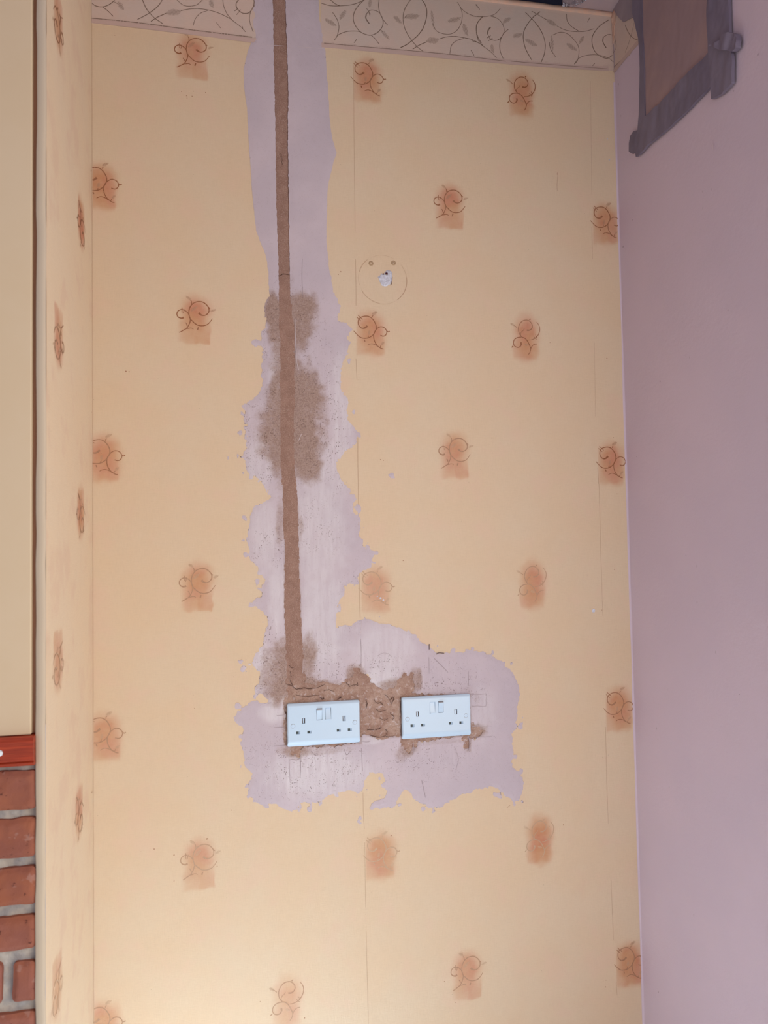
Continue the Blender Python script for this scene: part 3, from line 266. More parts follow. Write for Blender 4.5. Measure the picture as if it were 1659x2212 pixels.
# ------------------------------------------------------------------ material helpers
class Mat:
    def __init__(s, name, rough=0.8, spec=0.3):
        s.m = bpy.data.materials.new(name); s.m.use_nodes = True
        s.t = s.m.node_tree; s.n = s.t.nodes; s.b = s.n['Principled BSDF']
        s.b.inputs['Roughness'].default_value = rough
        s.b.inputs['Specular IOR Level'].default_value = spec
        s.co = s.n.new('ShaderNodeTexCoord').outputs['Object']
    def link(s, a, b): s.t.links.new(a, b)
    def attr(s, nm):
        a = s.n.new('ShaderNodeAttribute'); a.attribute_name = nm; return a.outputs['Fac']
    def mapped(s, scale=(1, 1, 1)):
        m = s.n.new('ShaderNodeMapping'); m.inputs['Scale'].default_value = scale; s.link(s.co, m.inputs[0]); return m.outputs[0]
    def noise(s, scale, detail=3, rough=.55, st=(1, 1, 1)):
        n = s.n.new('ShaderNodeTexNoise'); n.inputs['Scale'].default_value = scale
        n.inputs['Detail'].default_value = detail; n.inputs['Roughness'].default_value = rough
        s.link(s.mapped(st), n.inputs['Vector']); return n.outputs['Fac']
    def vor(s, scale, feature='F1', st=(1, 1, 1)):
        n = s.n.new('ShaderNodeTexVoronoi'); n.inputs['Scale'].default_value = scale; n.feature = feature
        s.link(s.mapped(st), n.inputs['Vector']); return n
    def math(s, op, a, b=None, c=None, clamp=False):
        n = s.n.new('ShaderNodeMath'); n.operation = op; n.use_clamp = clamp
        for i, v in enumerate((a, b, c)):
            if v is None: continue
            if isinstance(v, (int, float)): n.inputs[i].default_value = v
            else: s.link(v, n.inputs[i])
        return n.outputs[0]
    def rng(s, v, a, b, c=0.0, d=1.0):
        n = s.n.new('ShaderNodeMapRange'); n.interpolation_type = 'SMOOTHSTEP'
        s.link(v, n.inputs['Value'])
        for k, x in zip(('From Min', 'From Max', 'To Min', 'To Max'), (a, b, c, d)): n.inputs[k].default_value = x
        return n.outputs['Result']
    def mix(s, f, a, b):
        n = s.n.new('ShaderNodeMix'); n.data_type = 'RGBA'
        if isinstance(f, (int, float)): n.inputs[0].default_value = f
        else: s.link(f, n.inputs[0])
        for i, v in ((6, a), (7, b)):
            if isinstance(v, tuple): n.inputs[i].default_value = (*v[:3], 1)
            else: s.link(v, n.inputs[i])
        return n.outputs[2]
    def bump(s, h, strength=.3, dist=.001):
        n = s.n.new('ShaderNodeBump'); n.inputs['Strength'].default_value = strength; n.inputs['Distance'].default_value = dist
        s.link(h, n.inputs['Height']); s.link(n.outputs[0], s.b.inputs['Normal'])
    def col(s, c):
        if isinstance(c, tuple): s.b.inputs['Base Color'].default_value = (*c[:3], 1)
        else: s.link(c, s.b.inputs['Base Color'])
        return s.m

def paper(name, base, base2, ink_faces=False):
    m = Mat(name, .62, .25)
    big = m.noise(7, 3); med = m.noise(38, 4)
    c = m.mix(m.rng(big, .35, .68), base, base2)
    c = m.mix(m.math('MULTIPLY', m.rng(med, .45, .8), .22), c, tuple(v * .93 for v in base))
    wx = m.noise(60, 2, .6, (1, 1, 14)); wz = m.noise(60, 2, .6, (14, 14, 1))
    weave = m.math('ADD', wx, wz)
    c = m.mix(m.math('MULTIPLY', m.rng(weave, .85, 1.25), .16), c, tuple(v * .78 for v in base))
    c = m.mix(m.math('MULTIPLY', m.rng(m.noise(13, 4, .6), .50, .66), .40), c, (.705, .505, .385))
    c = m.mix(m.math('MULTIPLY', m.rng(m.noise(150, 3, .6, (1, 1, 5)), .52, .72), .16), c, (.60, .44, .29))
    # printed blush
    bl = m.attr('blush')
    n = m.noise(55, 4, .6); n2 = m.noise(16, 3)
    f = m.math('MULTIPLY', bl, m.math('ADD', m.math('MULTIPLY', n, .5), m.math('ADD', m.math('MULTIPLY', n2, .6), .42)))
    c = m.mix(m.math('MULTIPLY', f, .88, clamp=True), c, m.mix(m.rng(n2, .4, .6), (.52, .23, .105), (.53, .21, .125)))
    # specks of dust and tiny knocks
    v = m.vor(55); sp = m.rng(v.outputs['Distance'], .05, .025, 0, 1)
    keep = m.rng(m.noise(9, 1), .52, .60)
    c = m.mix(m.math('MULTIPLY', m.math('MULTIPLY', sp, keep), .45), c, (.22, .15, .09))
    c = m.mix(m.math('MULTIPLY', m.attr('ink'), m.rng(m.noise(300, 2), .2, .5, .72, 1)), c, (.270, .088, .032))
    m.bump(m.math('ADD', weave, m.math('MULTIPLY', med, .8)), .16, .0012)
    return m.col(c)

PAPER_A, PAPER_B = (.690, .532, .375), (.685, .547, .400)
M_PAPER = paper('cream_wallpaper', PAPER_A, PAPER_B)
M_PAPER2 = paper('cream_wallpaper_return', (.80, .65, .47), (.79, .655, .485))  # same paper in a lighter colour, brightness painted in for the dim return

def border_mat():
    m = Mat('grey_border_paper', .65, .2)
    c = m.mix(m.rng(m.noise(9, 3), .35, .65), (.665, .515, .445), (.62, .51, .46))
    c = m.mix(m.math('MULTIPLY', m.rng(m.noise(18, 2), .5, .66), .5), c, (.68, .50, .43))
    c = m.mix(m.math('MULTIPLY', m.noise(90, 3, .6, (1, 1, 8)), .25), c, (.40, .30, .23))
    c = m.mix(m.math('MULTIPLY', m.attr('ink'), m.rng(m.noise(260, 2), .2, .5, .6, 1)), c, (.135, .080, .052))
    c = m.mix(m.attr('strip'), c, (.54, .395, .36))
    m.bump(m.noise(200, 3), .15, .0008)
    return m.col(c)
M_BORDER = border_mat()

def skim_mat():
    m = Mat('lilac_skim_plaster', .85, .2)
    big = m.noise(8, 4); st = m.noise(30, 4, .6, (3.0, 1, .5)); fine = m.noise(420, 3, .7)
    c = m.mix(m.rng(big, .35, .68), (.520, .450, .510), (.570, .490, .545))
    wh = m.math('MULTIPLY', m.attr('white'), m.rng(st, .30, .60, .35, 1.0))
    c = m.mix(m.math('MULTIPLY', wh, .70), c, (.680, .645, .690))
    c = m.mix(m.math('MULTIPLY', m.rng(m.noise(150, 3, .6, (1, 1, .12)), .50, .72), m.math('MULTIPLY', m.math('ADD', m.attr('white'), m.attr('pit')), .18, clamp=True)), c, (.74, .70, .74))
    # brown undercoat showing where it was rubbed back
    rag = m.noise(190, 5, .75); mid = m.noise(26, 4, .6)
    bsum = m.math('ADD', m.attr('brown'), m.math('ADD', m.math('MULTIPLY', m.math('SUBTRACT', rag, .5), .75), m.math('MULTIPLY', m.math('SUBTRACT', mid, .5), .55)))
    bf = m.math('MULTIPLY', m.rng(bsum, .12, 1.05), m.rng(m.attr('brown'), .0, .25))
    bc = m.mix(m.rng(fine, .38, .62), (.280, .182, .148), (.375, .265, .222))
    c = m.mix(m.math('MULTIPLY', bf, .93), c, bc)
    # pin holes and grit
    v1 = m.vor(360, st=(1, 1, .8)); v2 = m.vor(560)
    pit = m.attr('pit')
    th = m.math('MULTIPLY', m.rng(m.noise(45, 3), .38, .66), pit)
    dk = m.math('MULTIPLY', m.rng(v1.outputs['Distance'], .40, .20), m.math('MULTIPLY', m.rng(m.noise(120, 3, .65), .46, .56), m.math('ADD', m.math('MULTIPLY', th, 1.1), .10), clamp=True))
    c = m.mix(m.math('MULTIPLY', dk, .72), c, (.16, .105, .09))
    lt = m.math('MULTIPLY', m.rng(v2.outputs['Distance'], .30, .12), m.math('MULTIPLY', m.rng(m.noise(310, 2, .6), .58, .68), pit))
    c = m.mix(m.math('MULTIPLY', lt, .55), c, (.80, .76, .79))
    c = m.mix(m.math('MULTIPLY', m.attr('ink'), .85), c, (.125, .080, .066))
    c = m.mix(m.attr('pale'), c, (.70, .60, .60))
    h = m.math('ADD', m.math('MULTIPLY', m.noise(160, 4, .65), m.math('ADD', pit, .25)), m.math('SUBTRACT', m.math('MULTIPLY', st, .25), m.math('MULTIPLY', dk, 1.3)))
    m.bump(h, .55, .0010)
    return m.col(c)
M_SKIM = skim_mat()

def mortar_mat():
    m = Mat('brown_sand_mortar', .95, .1)
    g = m.noise(700, 3, .8); n = m.noise(60, 4)
    c = m.mix(m.rng(n, .35, .65), (.295, .176, .140), (.350, .215, .172))
    c = m.mix(m.attr('chalk'), c, m.mix(m.rng(m.noise(34, 4, .65), .38, .62), (.365, .225, .178), (.470, .325, .268)))
    c = m.mix(m.math('MULTIPLY', m.rng(g, .52, .70), .7), c, (.56, .44, .39))
    c = m.mix(m.math('MULTIPLY', m.rng(g, .44, .30), .8), c, (.20, .115, .09))
    v = m.vor(260); gr = m.math('MULTIPLY', m.rng(v.outputs['Distance'], .24, .10), m.rng(m.noise(150, 2), .52, .62))
    c = m.mix(m.math('MULTIPLY', m.math('MULTIPLY', gr, m.attr('grit')), .65), c, (.13, .07, .055))
    wn = m.math('MULTIPLY', m.rng(m.noise(120, 4, .7), .56, .64), m.attr('chalk'))
    c = m.mix(m.math('MULTIPLY', wn, .7), c, (.60, .50, .50))
    c = m.mix(m.math('MULTIPLY', m.attr('ink'), .92), c, (.050, .022, .018))
    m.bump(m.math('ADD', g, m.math('MULTIPLY', n, .6)), .7, .0012)
    return m.col(c)
M_MORTAR = mortar_mat()

def rwall_mat():
    m = Mat('lilac_painted_plaster', .78, .22)
    c = m.mix(m.rng(m.noise(3.5, 4), .35, .65), (.590, .485, .580), (.620, .505, .595))
    c = m.mix(m.math('MULTIPLY', m.rng(m.noise(26, 4), .5, .75), .3), c, (.60, .50, .565))
    v = m.vor(42, st=(1, 1, .45)); sp = m.math('MULTIPLY', m.rng(v.outputs['Distance'], .07, .03), m.rng(m.noise(6, 1), .56, .62))
    c = m.mix(m.math('MULTIPLY', sp, .4), c, (.25, .18, .18))
    c = m.mix(m.math('MULTIPLY', m.attr('ink'), .6), c, (.12, .08, .08))
    c = m.mix(m.math('MULTIPLY', m.attr('pale'), .6), c, (.66, .58, .60))
    m.bump(m.math('ADD', m.noise(110, 4, .65), m.math('MULTIPLY', m.noise(24, 3), 1.2)), .25, .0016)
    return m.col(c)
M_RWALL = rwall_mat()

def flat(name, c, c2=None, scale=40, rough=.7, spec=.3, bump=.15, st=(1, 1, 1), bd=.001):
    m = Mat(name, rough, spec)
    c2 = c2 or tuple(v * .85 for v in c)
    n = m.noise(scale, 4, .6, st)
    m.bump(n, bump, bd)
    return m.col(m.mix(m.rng(n, .35, .65), c, c2))
M_SOCK = flat('white_moulded_plastic', (.55, .71, .89), (.545, .705, .885), 8, .25, .5, .0)
M_SOCK_SHADE = flat('grey_plastic_painted_shade', (.34, .33, .36), (.31, .30, .33), 90, .6, .2, 0)  # grey that paints in shade at gaps, grooves and raised rocker tops
M_SLOT = flat('slot_shutter_plastic', (.06, .075, .075), (.10, .12, .12), 300, .5, .3, 0)
M_BRASS = flat('dull_slot_metal', (.14, .075, .055), (.10, .055, .045), 200, .45, .5, 0)
M_FILL = flat('white_filler', (.66, .68, .78), (.50, .50, .58), 260, .8, .2, .6)
M_DARKHOLE = flat('dark_hole', (.07, .02, .03), None, 60, .9, .1, .1)
M_RAWL = flat('screw_hole_rim', (.47, .33, .21), (.40, .28, .18), 200, .8, .1, .2)
M_PEACH = flat('peach_paper_edge', (.66, .42, .32), (.60, .42, .34), 60, .7, .2, .4)
M_CEIL = flat('pinkish_ceiling_plaster', (.40, .32, .36), (.44, .34, .36), 14, .85, .2, .3)
M_CRUMB = flat('broken_plaster_edge', (.60, .58, .66), (.22, .17, .20), 150, .9, .1, .8)
M_VOID = flat('dark_loft_void', (.030, .032, .062), (.02, .02, .04), 6, .9, .1, .1)
M_COVER = flat('brown_board', (.32, .225, .245), (.37, .255, .255), 9, .75, .2, .1)
M_TAPE = flat('slate_grey_tape', (.165, .140, .200), (.200, .170, .235), 20, .6, .3, .25, (1, 1, .4))
M_TAPE2 = flat('slate_grey_tape_paler', (.31, .25, .28), (.28, .23, .27), 20, .6, .3, .2)
M_STRIP = flat('bare_corner_plaster', (.60, .50, .38), (.56, .475, .375), 12, .75, .2, .3, (1, 1, .3))
M_PANEL = flat('cream_front_paper', (.685, .545, .375), (.695, .56, .395), 7, .65, .2, .15)
M_GROOVE = flat('brown_groove', (.42, .22, .14), (.34, .20, .14), 12, .8, .2, .2, (1, 1, .2))
M_FLOOR = flat('pale_floor', (.62, .58, .53), (.54, .50, .46), 6, .55, .3, .2, (1, 8, 1))

def brick_mat():
    m = Mat('red_brick', .88, .15)
    c = m.mix(m.rng(m.noise(14, 4), .35, .65), (.355, .125, .070), (.285, .105, .075))
    c = m.mix(m.rng(m.noise(5, 2), .55, .7), c, (.30, .125, .105))
    c = m.mix(m.rng(m.noise(80, 4, .7), .60, .70), c, (.13, .045, .035))
    c = m.mix(m.math('MULTIPLY', m.rng(m.noise(60, 3), .62, .7), .5), c, (.42, .24, .20))
    m.bump(m.noise(90, 5, .7), .7, .002)
    return m.col(c)
M_BRICK = brick_mat()
M_JOINT = flat('pale_lime_joint', (.52, .48, .43), (.38, .37, .37), 45, .9, .1, .8, (1, 1, 1), .004)
def wood_mat():
    m = Mat('red_stained_wood', .38, .45)
    w = m.noise(26, 5, .6, (.35, 1, 9))
    c = m.mix(m.rng(w, .3, .7), (.46, .060, .022), (.24, .030, .014))
    c = m.mix(m.rng(m.noise(50, 3, .6, (.3, 1, 12)), .55, .75), c, (.46, .085, .03))
    m.bump(w, .3, .0015)
    return m.col(c)
M_WOOD = wood_mat()
M_SCREW = flat('bright_screw_head', (.75, .80, .86), (.6, .66, .74), 30, .25, .6, .05)

# ------------------------------------------------------------------ plane maps (a, b, lift towards the room)
def on_back(y0=0.0):  return lambda a, b, d=0.0: (a, y0 - d, b)
def on_right(x0=XR):  return lambda a, b, d=0.0: (x0 - d, a, b)
def on_left(x0=XL):   return lambda a, b, d=0.0: (x0 + d, a, b)
inX = lambda p: XL + .0003 < p[0] < XR - .0003

# ------------------------------------------------------------------ back wall with its printed paper
ch_sdf0 = lambda X, Z: poly_sdf(X, Z, CHASE)
W_ = Quads()
h = .0025
nx = int(round((XR - XL) / h)) + 1; nz = int(round((ZC - .20) / h)) + 1
X, Z = np.meshgrid(np.linspace(XL, XR, nx), np.linspace(.20, ZC, nz), indexing='ij')
def blush_field(X, Z, places, M, sx=1):
    B = np.zeros_like(X)
    for t, ax, az, ink, bs in places:
        x = (X - ax) * sx; z = (Z - az) * sx
        m = (abs(x) < .09) & (abs(z) < .14)
        if not m.any(): continue
        x = x[m]; z = z[m]
        xw = x + .0025 * lattice_noise(X[m], Z[m], .012, 5); zw = z + .003 * lattice_noise(X[m], Z[m], .012, 6)
        v = np.zeros_like(x)
        for s_ in M[str(int(t))]['b']:
            if s_[0] == 'e':
                r = np.sqrt(((xw - s_[1]) / s_[3]) ** 2 + ((zw - s_[2]) / s_[4]) ** 2)
                k = s_[5] * sstep((1.22 - r) / .95)
            else:
                _, x0, z0, x1, z1, sl, sr, sb, stp, k0 = s_
                k = k0 * sstep((xw - x0) / sl + .5) * sstep((x1 - xw) / sr + .5) * sstep((zw - z1) / sb + .5) * sstep((z0 - zw) / stp) * .85
            v = 1 - (1 - v) * (1 - np.clip(k, 0, 1))
        if int(t) == 2: v = v * (.12 + .88 * sstep((x + .0205) / .0022))
        B[m] = 1 - (1 - B[m]) * (1 - np.clip(v * bs * 1.0, 0, 1))
    return B
BL = blush_field(X, Z, PLACE, M)
band = (X > .02) & (X < .55)
CH = np.full(X.shape, 1.0); CH[band] = ch_sdf0(X[band], Z[band])
Yd = np.where(CH < .003, .006, 0.0)
idx = np.arange(nx * nz).reshape(nx, nz)
q = np.stack([idx[:-1, :-1], idx[1:, :-1], idx[1:, 1:], idx[:-1, 1:]], -1).reshape(-1, 4)
W_.add(np.stack([X.ravel(), Yd.ravel(), Z.ravel()], 1), q, 0, blush=BL.ravel())
W_.add([(XL, 0, 0), (XR, 0, 0), (XR, 0, .2), (XL, 0, .2)], [(0, 1, 2, 3)], 0)
tb = lambda a, b, d=0.0: (a, -.00018 - d, b)
def print_motif(Qd, t, ax, az, ink, to3, sx=1, clip=None, flip=False, mat=0):
    for st in M[str(int(t))]['s']:
        Qd.ribbon([(ax + sx * p[0], az + sx * p[1], max(p[2], .0012)) for p in st], to3, flip, mat, 4, clip, ink=ink * random.uniform(.85, 1))
    for a, b, w, n in M[str(int(t))]['h']:
        Qd.hatch((ax + sx * a[0], az + sx * a[1]), (ax + sx * b[0], az + sx * b[1]), w, int(n), to3, flip, mat, .35, clip, ink=ink * .62)
for t, ax, az, ink, bs in PLACE: print_motif(W_, t, ax, az, ink, tb, 1, inX)
for s_ in SEAM: W_.ribbon(s_, tb, False, 0, 2, inX, ink=.38)
for x, z, r in SPECK: W_.dot(x, z, r, tb, ink=.7)
for k_ in range(22): W_.ribbon([(XL + .0010, .2 + k_ * .1, .0011), (XL + .0012, .25 + k_ * .1, .0015), (XL + .0010, .2995 + k_ * .1, .0011)], tb, False, 0, 2, ink=.26)  # shadow line in the corner, painted as a thin ink ribbon
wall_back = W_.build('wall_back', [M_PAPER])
tag(wall_back, 'alcove back wall in cream wallpaper printed with brown scrolls on orange blushes', 'wall', kind='structure')

# white chips in the paper
K = Quads()
for x, z, r in WSPECK: K.dot(x, z, r, lambda a, b, d=0.0: (a, -.0003, b))
o = K.build('paint_chip', [M_FILL], wall_back); o['label'] = 'small white chips in the cream wallpaper'

# frieze border in two runs
def border_run(x0, x1):
    B = Quads()
    xs = np.linspace(x0, x1, 120); zb = np.interp(xs, [p[0] for p in BORDER_BOT], [p[1] for p in BORDER_BOT])
    V = []; 
    n = len(xs); Q = []; rows = 8
    for r in range(rows + 1):
        f = r / rows
        for i in range(n): V.append((xs[i], -.0004, zb[i] + (2.4685 - zb[i]) * f))
    for r in range(rows):
        for i in range(n - 1): Q.append((r * n + i, r * n + i + 1, (r + 1) * n + i + 1, (r + 1) * n + i))
    B.add(V, Q)
    # pink-brown edging strip and thin rim
    for off, wd, a in ((.0048, .0095, dict(strip=.85)),):
        B.ribbon([(xs[i], zb[i] + off, wd) for i in range(0, n, 6)] + [(xs[-1], zb[-1] + off, wd)], lambda a_, b_, d=0.0: (a_, -.0009, b_), False, 0, 2, inX, **a)
    B.add([(xs[0], -.0009, zb[0]), (xs[-1], -.0009, zb[-1]), (xs[-1], 0, zb[-1]), (xs[0], 0, zb[0])], [(0, 3, 2, 1)])
    tv = lambda a, b, d=0.0: (a, -.0006 - d, b); te = lambda a, b, d=0.0: (a, -.0011 - d, b)
    cl = lambda p: x0 < p[0] < x1 and p[1] < 2.4685 and XL + .0005 < p[0] < XR - .0005
    for s_ in VINE: B.ribbon(s_, tv, False, 0, 4, cl, ink=random.uniform(.72, .92))
    for a, b, w, k in VLEAF: B.hatch(a, b, w, int(k), tv, False, 0, -.45, cl, ink=.55)
    for L in (BLINE, BLINE2, BLINE3): B.ribbon(L, te, False, 0, 4, cl, ink=.75)
    # furry torn upper edge of the strip
    for k in range(int((x1 - x0) * 150)):
        x = random.uniform(x0, x1); z = float(np.interp(x, [p[0] for p in BORDER_BOT], [p[1] for p in BORDER_BOT])) + .0105
        B.ribbon([(x, z - .001, .0009), (x + random.uniform(-.001, .001), z + random.uniform(.001, .003), .0006)], te, False, 0, 1, cl, strip=.55)
    return B.build('wallpaper_border', [M_BORDER], wall_back)
border_run(XL + .0006, .062)['label'] = 'grey wallpaper border with brown vine scrolls'
border_run(.178, XR - .0006)['label'] = 'grey wallpaper border with brown vine scrolls'

# skim plaster patch
FRAG = []; rf = random.Random(31)
for i_ in range(len(SKIM)):
    a_, b_ = SKIM[i_], SKIM[(i_ + 1) % len(SKIM)]
    if max(a_[1], b_[1]) > 1.82: continue
    L_n = math.hypot(b_[0] - a_[0], b_[1] - a_[1])
    for k_ in range(int(L_n / .016)):
        f_ = rf.random(); n_ = ((b_[1] - a_[1]) / L_n, -(b_[0] - a_[0]) / L_n); s_ = rf.choice((-1, 1)) * rf.uniform(.002, .011)
        FRAG.append((a_[0] + (b_[0] - a_[0]) * f_ + n_[0] * s_, a_[1] + (b_[1] - a_[1]) * f_ + n_[1] * s_, rf.uniform(.001, .0042)))
def skim_sdf(X, Z):
    d = poly_sdf(X, Z, SKIM)
    for x, z, r in SKIM_BLOBS:
        d = np.minimum(d, np.sqrt((X - x) ** 2 + (Z - z) ** 2) - r)
    for x, z, rx, rz in HOLES_SKIM:
        d = np.maximum(d, -(np.sqrt(((X - x) / rx) ** 2 + ((Z - z) / rz) ** 2) - 1) * min(rx, rz))
    lo = sstep((1.9 - Z) / .15)
    for x, z, r in FRAG: 
        m = (abs(X - x) < .02) & (abs(Z - z) < .02)
        d[m] = np.minimum(d[m], np.sqrt((X[m] - x) ** 2 + ((Z[m] - z) * .8) ** 2) - r)
    d = d + (.0008 + .0034 * lo) * fbm(X, Z, .022, 40, 4, .55) + .0006
    d = d + (.0003 + .0016 * lo) * fbm(X, Z, .0065, 45, 2, .6)
    return d
def chase_sdf(X, Z):
    lo = sstep((1.10 - Z) / .08)
    d = ch_sdf0(X, Z)
    return d + (.0004 + .0048 * lo) * fbm(X, Z, .014, 60, 4, .6) + .0007 * lattice_noise(X, Z, .004, 66)
def chase_depth(x, z, d):
    up = sstep((z - 1.80) / .10)            # open groove above, filled flush below
    lo = sstep((1.06 - z) / .06)
    rough = .0009 * fbm(x, z, .010, 80, 4, .6)
    return -.0022 * up + .0004 * (1 - up) + rough * (.35 + 1.5 * lo) - .0012 * lo
def skim_full(X, Z):
    return np.maximum(skim_sdf(X, Z), -(chase_sdf(X, Z)) - .0002)
S = Quads()
def skim_depth(x, z, d):
    return .0004 + .0007 * sstep(-d / .010) + .0003 * fbm(x, z, .02, 90, 3)
patch(S, skim_full, -.02, .640, .72, 2.4680, .0016, on_back(), skim_depth, False, 0, .0035,
      dict(brown=lambda x, z: np.maximum(ell(x, z, BROWN, 3), .62 * np.exp(-np.maximum(ch_sdf0(x, z), 0) / .0035) * sstep((1.84 - z) / .05)), pit=lambda x, z: ell(x, z, PIT, 4), white=lambda x, z: ell(x, z, WHITE, 8)))
ts = lambda a, b, d=0.0: (a, -.00155 - d, b)
for s_ in SCRATCH:
    s2 = [(p[0] + random.uniform(-.0005, .0005), p[1] + random.uniform(-.0005, .0005), p[2]) for p in s_]
    S.ribbon([(a_, b_, w_ * .8) for a_, b_, w_ in s2], ts, False, 0, 3, ink=random.uniform(.25, .6))
for s_ in PLINE: S.ribbon([(a_, b_, w_ * .6) for a_, b_, w_ in s_], ts, False, 0, 3, pale=.45)
for s_ in BOLD: S.ribbon(s_, ts, False, 0, 3, ink=1.0)
S.ribbon([(0.066, BORDER_BOT[3][1] - .002, .0008), (.10, BORDER_BOT[3][1] - .0005, .0010)], ts, False, 0, 2, pale=.5)
S.ribbon([(0.13, BORDER_BOT[3][1] + .001, .0008), (.18, BORDER_BOT[3][1] + .003, .0010)], ts, False, 0, 2, pale=.5)
skim = S.build('skim_plaster_patch', [M_SKIM], wall_back)
skim['label'] = 'lilac grey skim plaster smeared over the wallpaper, rubbed back to brown in places'

# brown mortar chase
Hm = Quads()
patch(Hm, lambda X, Z: chase_sdf(X, Z) - .0012, .035, .500, .80, 2.4680, .0013, on_back(), chase_depth, False, 0, 0,
      dict(grit=lambda x, z: .35 + .65 * sstep((1.9 - z) / .2), chalk=lambda x, z: sstep((1.05 - z) / .05)))
def tc(a, b, d=0.0):
    up = float(sstep(np.array((b - 1.80) / .10))); return (a, .0022 * up - .0004 * (1 - up) - .0011 - d, b)
for s_ in CRACK:
    P = []
    for p, q_ in zip(s_[:-1], s_[1:]):
        for k in range(3):
            f = k / 3; P.append((p[0] + (q_[0] - p[0]) * f + random.uniform(-.0009, .0009), p[1] + (q_[1] - p[1]) * f + random.uniform(-.0009, .0009), p[2] * random.uniform(.25, .85)))
    P.append((s_[-1][0], s_[-1][1], s_[-1][2] * .4))
    Hm.ribbon(P, tc, False, 0, 1, ink=.8)
ch = Hm.build('mortar_chase', [M_MORTAR], wall_back); ch['label'] = 'brown sandy mortar filling the cable chase'

# ghost of a round fitting: ring, two screw holes, plugged cable hole
G = Quads()
cx, cz = ROUND['c']; rx, rz = ROUND['r']
tg = lambda a, b, d=0.0: (a, -.0003 - d, b)
for a0, a1, ik, w in ((-55, 10, .55, .0011), (12, 40, .18, .0009), (128, 165, .38, .0013), (168, 196, .18, .0009), (208, 262, .36, .0010), (266, 300, .16, .0008), (60, 118, .16, .0009)):
    pts = [(cx + rx * math.cos(math.radians(a)), cz + rz * math.sin(math.radians(a)), w * (.5 if a in (a0, a1) else 1)) for a in np.linspace(a0, a1, 10)]
    G.ribbon(pts, tg, False, 0, 3, None, ink=ik)
o = G.build('fitting_outline', [M_PAPER], wall_back)
for nm in ('s1', 's2'):
    sx_, sz_ = ROUND[nm]
    Q_ = Quads(); n = 20
    for (ra, da, rb, db, mt) in ((.0052, .0002, .0034, .0012, 0), (.0034, .0012, .0019, .0006, 0), (.0019, .0006, .0002, -.0030, 1)):
        ring = lambda r, d: [(sx_ + r * math.cos(t), -d, sz_ + r * math.sin(t)) for t in np.linspace(0, 2 * math.pi, n, endpoint=False)]
        Q_.add(ring(ra, da) + ring(rb, db), [(i, n + i, n + (i + 1) % n, (i + 1) % n)[::-1] for i in range(n)], mt)
    o = Q_.build('screw_hole', [M_RAWL, M_DARKHOLE], wall_back)
P_ = Quads(); hp = ROUND['hole']
hx = np.array(hp)
patch(P_, lambda X, Z: poly_sdf(X, Z, hp) + .0005 * lattice_noise(X, Z, .004, 9), hx[:, 0].min() - .004, hx[:, 0].max() + .004, hx[:, 1].min() - .004, hx[:, 1].max() + .004, .0008,
      on_back(), lambda x, z, d: .0004 + .0016 * sstep(-d / .003) + .0012 * fbm(x, z, .007, 31, 3) - .004 * sstep(1 - np.sqrt((x - ROUND['d1'][0]) ** 2 + (z - ROUND['d1'][1]) ** 2) / .0035), False, 0, .003)
for nm, r in (('d1', .0026), ('d2', .0017)):
    P_.dot(*ROUND[nm], r, lambda a, b, d=0.0: (a, -.0034, b), mat=1)
P_.ribbon([(hp[8][0] + .0004, hp[8][1], .0007), (hp[9][0] + .0004, hp[9][1], .0009), (hp[10][0] + .0004, hp[10][1], .0008), (hp[11][0], hp[11][1] - .0003, .0006)], lambda a, b, d=0.0: (a, -.0006, b), mat=1)
o = P_.build('filler_plug', [M_FILL, M_DARKHOLE], wall_back); o['label'] = 'white filler plug in a ragged hole'

# ------------------------------------------------------------------ right wall
R_ = Quads()
ny, nz2 = 60, 80
Yg, Zg = np.meshgrid(np.linspace(-.92, 0, ny), np.linspace(0, ZC, nz2), indexing='ij')
ii = np.arange(ny * nz2).reshape(ny, nz2)
q = np.stack([ii[:-1, :-1], ii[:-1, 1:], ii[1:, 1:], ii[1:, :-1]], -1).reshape(-1, 4)
Xg = XR + .0012 * fbm(Yg, Zg, .25, 21, 2) * sstep(-Yg / .03)
R_.add(np.stack([Xg.ravel(), Yg.ravel(), Zg.ravel()], 1), q)
tr = lambda a, b, d=0.0: (XR - .0022 - d, a, b)
for y, z, r in RSPECK: R_.dot(y, z, r, tr, True, 0, 1.0, ink=.8)
for y, z, r in RLIGHT: R_.ribbon([(y, z + .008, .0018), (y - .001, z, .0024), (y, z - .007, .0016)], tr, True, 0, 2, pale=.9)
wall_right = R_.build('wall_right', [M_RWALL])
tag(wall_right, 'lilac painted plaster side wall right of the papered alcove', 'wall', kind='structure')
# small plaster fillet in the corner
Fl = Quads(); r = .0034; zs = np.linspace(0, ZC - .16, 90)
V = []; 
for k in range(7):
    a = math.pi / 2 * k / 6
    for z in zs:
        w = r * (1 + .25 * lattice_noise(np.array(z), np.array(k * 0.0), .08, 14))
        V.append((XR - w * (1 - math.sin(a)), -w * (1 - math.cos(a)), z))
n = len(zs); Q = [(k * n + i, (k + 1) * n + i, (k + 1) * n + i + 1, k * n + i + 1) for k in range(6) for i in range(n - 1)]
Fl.add(V, Q)
Fl.build('corner_fillet', [M_RWALL], wall_right)
